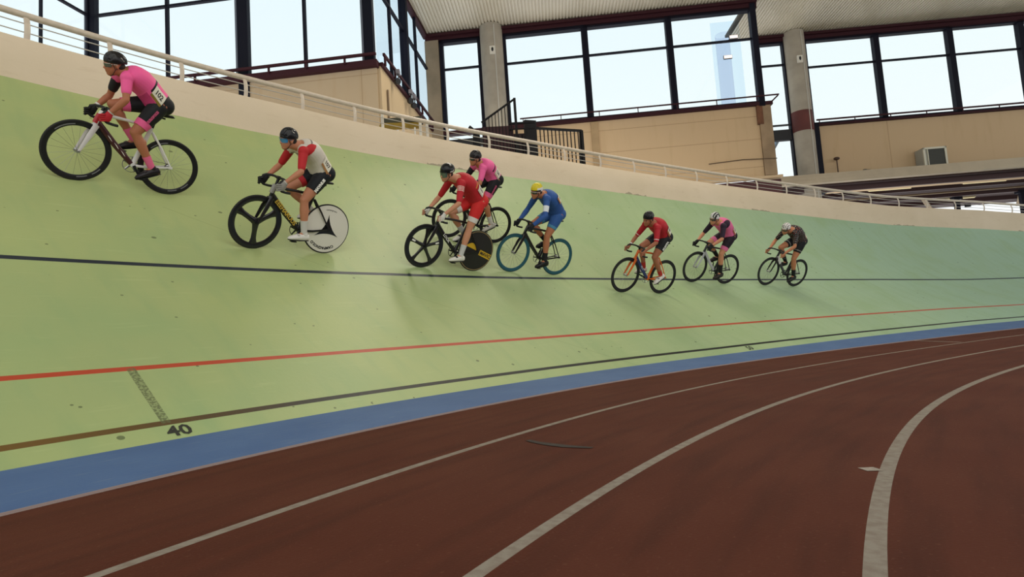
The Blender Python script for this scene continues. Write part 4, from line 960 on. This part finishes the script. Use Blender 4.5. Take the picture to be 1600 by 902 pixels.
    return dict(P=P_, hip=hipj, knee=knee, H=H, torso_pt=torso_pt)
def leg_text(r, txt, size, mat_, t=.36, back=.0):
    a_, b_ = r['hip'][1], r['knee'][1]; d = (a_ - b_); d /= np.linalg.norm(d); up_ = np.cross(d, (0, 1, 0)); up_ = up_ if up_[2] > 0 else -up_
    c_ = a_ + (b_ - a_) * t; rr = .1135 - .034 * t
    vs, fs = textmesh(txt, size, .004); mb = MB()
    mb.add([c_ + d * v[0] + up_ * rr * math.sin((v[1] + back) / rr) + np.array([0, rr * math.cos((v[1] + back) / rr) + .003, 0]) - d * 0 + (np.array([0, -.02, 0]) * max(0, -v[0] * 2)) for v in vs], fs)
    mb.build('shorts_lettering', mat_, r['P'], False)

# ------------------------------------------------------------------ the bunch, leader first
def frame(sr, w_r, w_f, lean, WBs):
    Pr = surf(sr, w_r); ds = WBs
    for _ in range(6):
        Pf = surf(sr - ds, w_f); ds *= WBs / np.linalg.norm(Pf - Pr)
    F = (Pf - Pr) / np.linalg.norm(Pf - Pr); Z = np.array([0, 0, 1.]); up = Z - F * (Z @ F); up /= np.linalg.norm(up)
    left = np.cross(up, F); U = up * math.cos(lean) + left * math.sin(lean); return Pr, F, np.cross(U, F), U
R1 = mat('rim_black', '1b1b1d', .35, .1)
CARB = mat('carbon_black', '141416', .3, .1, coat=.4)
WHT = mat('paint_white', 'dcdad6', .35); RED = mat('paint_red', 'a8202a', .35)
INKW = mat('lettering_white', 'e6e3dc', .6); INKK = mat('lettering_black', '16161a', .6)
YEL = mat('lettering_yellow', 'c9a63a', .5)
AO = {1: (-.13, .10), -1: (-.11, .13)}
def solid(*a): return 0

# 1: leader in pink, high on the banking
fr = frame(-1.138, 4.326, 4.367, .407, .925)
B = bike('r1', fr, .925, .12, WHT, mat('paint_redblack', '40181c', .35), mat('fork_white', 'cfc8c8', .35), ('spoked', R1), ('spoked', R1), (.79, .775), (.17, .945),
         'white and dark red track bicycle of the leading rider in pink, highest on the left', math.radians(-122))
for wl in (B['W1'], B['W2']):
    for a0 in (1.7, 2.2, 4.9, 5.3):
        m_ = MB(); m_.lathe([(.287, .0102), (.298, .0108)], (0, 0, 0), seg=72); m_.f = [f_ for f_ in m_.f if int(min(f_) // 2) in range(int(a0 * 11.46), int(a0 * 11.46) + 4)]; m_.m = [0] * len(m_.f); m_.build('rim_decal', mat('decal_grey', '77777a', .5), wl)
m_ = MB(); m_.sweep([B['HB'] + UST * .0 + [.01, 0, 0], B['HB'] + UST * .11 + [.008, 0, 0]], [(.027, .03), (.026, .028)], 12); m_.build('head_tube_sleeve', RED, B['t'])
dv = B['BB'] - B['HB']
for u_ in (.30, .48, .66): m_ = MB(); q0 = B['HB'] + dv * u_; m_.prism([q0 + [-.022, .0205, -.01], q0 + [.008, .0215, .018], q0 + dv * .13 + [.018, .0215, .012], q0 + dv * .10 + [-.010, .0205, -.014]], (0, .0015, 0)); m_.build('frame_stripe', INKW, B['t'], False)
k = dict(id='tan', skin='a9694c', sock='e0668f', shoe='221d22', strap='3a3034', glove={1: 'b3202c', -1: '191719'}, gcuff='b9b3ac', cuff='e65f94', watch=-1,
         helmet=('1d1b1c',), glasses='3b3a3c', gframe='c9c4bb', number='102', bibband='8a7132', numpos=(.08, .42, -22, 30), sleeve=.60)
r = rider(B, k, 'rider in pink jersey and black helmet, highest and furthest left of the bunch', (.205, 1.045), (.60, 1.235), (.70, .01, 1.35), (.15, .05),
          (('ef5d9a', '1f1a20', 'c9407c'), lambda part, t, b, y: 1 if (part == 'armR') or (part == 'torso' and .40 < t < .46 and b > -.2) else 2 if (part == 'torso' and b < -.55 and t < .5) else 0),
          (('17181c', '8f2f50'), lambda s_, t: 0), {1: (-.09, .15), -1: (-.10, .13)}, {})
leg_text(r, 'EUROPOLIS', .034, mat('lettering_pink', 'b04468', .6), .40)

# 2: white jersey, red sleeves
fr = frame(.182, 3.165, 3.167, .402, .945)
B = bike('r2_dark', fr, .945, .10, CARB, mat('tube_black', '17150f', .35), CARB, ('tri', CARB), ('disc', mat('disc_white', 'dcd6cb', .5)), (.83, .83), (.16, .955),
         'black track bicycle with three-spoke front wheel and white disc rear wheel', math.radians(-52), fspin=-PI / 2)
w2 = B['W2']; m_ = MB()
pts = []
for q in range(3):
    a0 = PI / 2 + q * 2 * PI / 3; n_ = 8
    tip = np.array([math.cos(a0), math.sin(a0)]) * .20; a1 = a0 + PI / 3; mid = np.array([math.cos(a1), math.sin(a1)]) * .045
    nxt = np.array([math.cos(a0 + 2 * PI / 3), math.sin(a0 + 2 * PI / 3)]) * .20
    for j in range(n_):
        u = j / n_; pts.append(tip * (1 - u) ** 2 + 2 * mid * .55 * u * (1 - u) + nxt * u * u)
cen = [(0, .0315, 0)]
m_.add(cen + [(q[0], .0225 + .009 * (1 - np.linalg.norm(q) / .2) , q[1]) for q in pts], [(0, 1 + j, 1 + (j + 1) % len(pts)) for j in range(len(pts))]); m_.build('three_point_star', CARB, w2, False)
arctext(w2, 'disc_lettering', 'CAMPAGNOLO', .052, .262, PI + .15, .0145, INKK, bold=.002); arctext(w2, 'disc_lettering', 'campagnolo', .034, .262, .12, .0145, INKK)
sidetext(B['t'], 'frame_lettering', 'EEEHARUUS', .075, (B['HB'] + B['BB']) / 2 + [.0, .0215, .012], B['BB'] - B['HB'], (1, 0, 1), YEL, .002)
m_ = MB(); m_.sweep([B['HT'] - UST * .10 + [.012, 0, 0], B['HT'] + UST * .012 + [.01, 0, 0]], [(.026, .03), (.027, .03)], 12); m_.build('head_tube_sleeve', mat('paint_grey', '8e8a86', .4), B['t'])
k = dict(id='fair', skin='bb7c5f', sock='c9c4be', shoe='ddd8d2', strap='b9b4ae', glove={1: '8d8984', -1: '1a1a1c'}, gcuff='b5b0a8',
         helmet=('1a1a1d',), glasses='2a78a8', gframe='2b5f86', gh=.027, number='107', bibband='a87848', numpos=(.08, .40, -12, 36), sleeve=.80, sock0=.60)
r = rider(B, k, 'rider in off-white jersey with red sleeves and blue mirrored glasses', (.195, 1.065), (.565, 1.285), (.715, .02, 1.39), (.12, .12),
          (('cfc6bb', 'b8242a', '77706a'), lambda part, t, b, y: 1 if part != 'torso' or (abs(y) > .155 and t > .82) else 2 if (.93 < t < .97) else 0),
          (('16181e', 'b3262c'), lambda s_, t: 1 if s_ < 0 and t > .48 else 0), {1: (-.14, .10), -1: (-.11, .13)}, {})
leg_text(r, 'MAYNUS', .05, INKW, .40)

# 3: red skinsuit with visor helmet
fr = frame(2.226, 2.852, 2.897, .406, .96)
B = bike('r3_dark', fr, .96, .05, CARB, mat('tube_black_gloss', '141414', .25), CARB, ('five', CARB), ('disc', mat('disc_black', '1d1b18', .45)), (.915, .815), (.15, 1.03),
         'black track bicycle with five-spoke front wheel and black disc rear wheel with yellow band', math.radians(-62), fspin=.35)
w2 = B['W2']; m_ = MB()
ca, sa = math.cos(.30), math.sin(.30)
def dsk(x, z):
    X_, Z_ = x * ca + z * sa, -x * sa + z * ca; return (-X_, float(np.interp(math.hypot(x, z), [.02, .10, .26, .322], [.030, .026, .012, .010])) + .003, Z_)
n_ = 8
m_.add([dsk(.05 + (.255) * i / n_, z_) for i in range(n_ + 1) for z_ in (-.045, .045)], [(i * 2, i * 2 + 2, i * 2 + 3, i * 2 + 1) for i in range(n_)])
YB = mat('band_yellow', 'cda51e', .5); m_.build('yellow_band', YB, w2, False)
m_ = MB(); m_.add([dsk(-.02 - .23 * (i / 10), (.005 + (.085) * math.sin(PI * min(1, i / 10 * 1.05)) * u_)) for i in range(11) for u_ in (0, 1)], [(i * 2, i * 2 + 2, i * 2 + 3, i * 2 + 1) for i in range(10)]); m_.build('yellow_wedge', YB, w2, False)
m_ = MB(); add_text(m_, 'MAVIC', .078, lambda x, y: tuple(np.array(dsk(x + .185, y)) + [0, .003, 0]), .002); m_.build('disc_lettering', INKK, w2, False)
m_ = MB(); m_.lathe([(.312, -.012), (.318, -.0125), (.318, .0125), (.312, .012)], (0, 0, 0), seg=72); m_.build('tan_rim_edge', mat('rim_tan', 'b59a62', .5), w2)
sidetext(B['t'], 'frame_lettering', 'LOOK', .06, (B['HB'] + B['BB']) / 2 + [.0, .0215, .01], B['BB'] - B['HB'], (1, 0, 1), INKW, .001)
for q in (0, 2):
    a_ = .35 + q * 2 * PI / 5; d_ = np.array([math.cos(a_), 0, math.sin(a_)]); m_ = MB(); m_.sweep([d_ * .19 + [0, .016, 0], d_ * .25 + [0, .015, 0]], [(.012, .002)] * 2, 8, side=(-d_[2], 0, d_[0])); m_.build('spoke_decal', INKW, B['W1'])
k = dict(id='pale', skin='c58a6c', sock='c4c2c0', shoe='ddd9cf', strap='1f1f22', glove='d8d3cd', gcut=.5, gcuff='cfcac4', cuff='d9d2cc',
         helmet=('17181a', '4a5348'), grooves=0, tail=.03, number='103', bibband='cfc7b6', numpos=(.18, .44, 4, 48), sleeve=.85, sock0=.62,
         helmfn=lambda x, y, z: 1 if (x > .06 and z < -.006) else 0, glasses='4a5a4c', gh=.040, gframe='1c1d1f')
r = rider(B, k, 'rider in bright red skinsuit with smooth black visor helmet and white shoes', (.17, 1.135), (.63, 1.345), (.84, .03, 1.455), (.22, .22),
          (('b5222c', 'c9a23c', 'd6c9bd'), lambda part, t, b, y: 2 if (part == 'armL' and .14 < t < .40 and math.sin(t * 90) > .2) else 1 if (part == 'torso' and .50 < t < .53 and b > .1) else 0),
          (('cf2a2a', 'e0c9bd'), lambda s_, t: 0), {1: (-.13, .11), -1: (-.10, .13)}, {})
m_ = MB(); vs, fsx = textmesh('MET', .045, .001)
m_.add([r['H'](-.045 - v[0] * 1.0, .0905 - 2.2 * (v[0] + .03) ** 2 - .35 * abs(v[1]), .035 + v[1]) for v in vs], fsx); m_.build('helmet_lettering', INKW, r['P'], False)

# 4: second rider in pink, hidden partly behind the red one
fr = frame(3.088, 3.817, 3.899, .415, .963)
B = bike('r4', fr, .963, 0, CARB, CARB, CARB, ('spoked', R1), ('spoked', R1), (.90, .815), (.20, 1.03),
         'black track bicycle of the second pink rider, half hidden behind the rider in red', math.radians(-152))
k = dict(id='olive', skin='b07552', sock='c9c3bd', shoe='b9b3ac', strap='333333', glove='1a191b', cuff='e0648f', helmet=('1e1c1d',), glasses='232323', gframe='d6d0c8',
         number='126', bibband='c9b4a0', numpos=(.12, .44, -8, 42))
r = rider(B, k, 'rider in pink jersey and black helmet riding behind the rider in red', (.24, 1.14), (.60, 1.28), (.73, .03, 1.42), (.14, .15),
          (('ea639c', '1f1a20'), lambda part, t, b, y: 1 if part == 'armR' or (part == 'torso' and .50 < t < .57 and b > -.2) else 0), (('17161b', '8f2f50'), lambda s_, t: 0), {1: (-.08, .15), -1: (-.11, .12)}, {})
leg_text(r, 'EUROPOLIS', .034, mat('lettering_pink', 'b04468', .6), .42)

# 5: blue skinsuit, teal wheels
fr = frame(3.758, 2.790, 2.861, .409, .95)
TEAL = mat('rim_teal', '1f5360', .4)
B = bike('r5', fr, .95, 0, CARB, CARB, CARB, ('teal', TEAL), ('teal', TEAL), (.865, .815), (.20, .99),
         'black track bicycle with deep teal wheels', math.radians(-72))
mbt = MB(); mbt.lathe([(.330, -.0118), (.3385, 0), (.330, .0118)], (0, 0, 0), seg=72)
for wl in (B['W1'], B['W2']):
    for c_ in wl.children:
        if c_.name.startswith('tyre'): c_.data = c_.data.copy(); c_.data.materials[0] = mat('tyre_teal', '17434e', .6)
k = dict(id='tan2', skin='b07050', sock='1b1a1e', shoe='17171a', strap='3a3a3e', glove='1a1b20', long=True, cuff=None,
         helmet=('d8c42e', 'dcdcd8', '1b1c20'), glasses='2b2522', gframe='dedbd6', number='51', bibband='b5703a', numpos=(.42, .70, 14, 60),
         helmfn=lambda x, y, z: 2 if z < .004 and x > -.02 else (1 if (z < .035 and x < .05) else 0))
r = rider(B, k, 'rider in long-sleeved blue skinsuit with yellow-topped helmet', (.235, 1.10), (.615, 1.325), (.765, .02, 1.415), (.20, .15),
          (('2f5596', 'dfe3e8', '274a86'), lambda part, t, b, y: 2 if (part == 'torso' and t < .5) else 1 if (part == 'armL' and .42 < t < .78) else 0),
          (('2d5594', '4b86a8'), lambda s_, t: 1 if t > .52 else 0), {1: (-.11, .13), -1: (-.10, .13)}, {})

# 6: orange bicycle
fr = frame(5.760, 2.113, 2.173, .409, .955)
ORG = mat('paint_orange', 'd9641e', .35); BLU = mat('paint_blue_tube', '2b3566', .35)
B = bike('r6', fr, .955, 0, ORG, BLU, ORG, ('spoked', R1), ('spoked', R1), (.875, .80), (.21, 1.005),
         'orange track bicycle with dark blue down tube', math.radians(-160))
sidetext(B['t'], 'frame_lettering', 'FELT', .05, (B['HB'] + B['BB']) / 2 + [.0, .0215, .01], B['BB'] - B['HB'], (1, 0, 1), INKW)
k = dict(id='brown', skin='a3664a', sock='b3322c', shoe='dcd6d0', strap='8d8a86', helmet=('1c1b1d',), number='89', bibband='a5673c', numpos=(.16, .46, -6, 44), sleeve=.86, watch=-1, sock0=.74)
r = rider(B, k, 'rider in red jersey and black helmet sitting on the orange bicycle', (.25, 1.115), (.605, 1.275), (.755, .02, 1.405), (.24, .15),
          (('b3222e', '5a1e28', 'd8cfc8'), lambda part, t, b, y: (1 if (t < .45 and b > .1) or t < .25 else 0) if part == 'torso' else 2 if .78 < t < .83 else 0),
          (('17181c', '2a2b30'), lambda s_, t: 1 if t > .56 else 0), {1: (-.06, .16), -1: (-.11, .12)}, {})
leg_text(r, 'KUOTA', .055, INKW, .36)

# 7: pink and plum jersey, white and black helmet
fr = frame(7.997, 2.484, 2.560, .411, .965)
B = bike('r7', fr, .965, 0, mat('paint_silverblack', '3a3b3f', .3, .3), mat('tube_white_grey', 'b9b9bd', .35), mat('fork_greywhite', 'b5b6ba', .35), ('spoked', R1), ('spoked', R1), (.925, .80), (.225, .955),
         'grey and white track bicycle, second from the right', math.radians(-88))
k = dict(id='light', skin='c58867', sock='1b1a1d', shoe='2a2020', strap='3a3236', glove='17171a', cuff='d76c98', helmet=('d9d7d4', '26272b'), grooves=4, glasses='2a2320', gframe='3a3432',
         number='125', bibband='a5603c', numpos=(.12, .40, 0, 48), sleeve=.80, sock0=.55,
         helmfn=lambda x, y, z: 1 if (z > -.02 and (abs(abs(y) - .03) < .010 or abs(abs(y) - .066) < .009) and -.11 < x < .10) else 0)
r = rider(B, k, 'rider in pink jersey with dark plum sleeves and white striped helmet, second from the right', (.245, 1.08), (.635, 1.265), (.805, .02, 1.39), (.14, .12),
          (('e06a9a', '2a1a2e', 'e7b9c8'), lambda part, t, b, y: 1 if part != 'torso' or (t > .80 and abs(y) > .12) else 0), (('231824', '5a2238'), lambda s_, t: 0), {1: (-.10, .14), -1: (-.11, .12)}, {})

# 8: dark kit, white helmet, last
fr = frame(10.219, 2.336, 2.405, .416, .97)
B = bike('r8_dark', fr, .97, 0, mat('paint_black_white', '1c1c20', .3), mat('tube_charcoal', '3a3a40', .35), CARB, ('spoked', R1), ('spoked', R1), (.935, .765), (.23, .995),
         'black track bicycle of the last rider, rightmost of all', math.radians(-115))
m_ = MB(); m_.sweep([B['HB'] + [.0, .012, .03], B['HB'] + (B['BB'] - B['HB']) * .35 + [0, .012, 0]], [(.012, .034), (.012, .034)], 10); m_.build('frame_stripe', WHT, B['t'])
k = dict(id='warm', skin='b97a58', sock='1a1a1d', shoe='1b1a1c', strap='333333', helmet=('dedad6', '4a4146'), glasses='241f1d', gframe='3a3432', number='4', bibband='7a4a3a', numpos=(.12, .36, 12, 58), sleeve=.72, sock0=.62,
         helmfn=lambda x, y, z: 1 if (z > -.02 and (abs(y) < .007 or abs(abs(y) - .038) < .007 or abs(abs(y) - .07) < .007) and -.11 < x < .10 and (x * 23 % 1.0) > .18) else 0)
rnd = random.Random(3)
def speck(part, t, b, y):
    v_ = math.sin(t * 61 + y * 37) * math.sin(b * 13 + y * 71 + t * 17); return 1 if v_ > .80 else (2 if v_ < -.86 else 0)
r = rider(B, k, 'rider in black patterned kit and white helmet, last on the right', (.27, 1.11), (.645, 1.275), (.84, .02, 1.345), (.32, .12),
          (('1d1c20', 'b9b2a8', 'a5483c'), speck), (('17181b', '8d8a86'), lambda s_, t: 1 if .50 < t < .54 else 0), {1: (-.09, .15), -1: (-.11, .12)}, {})
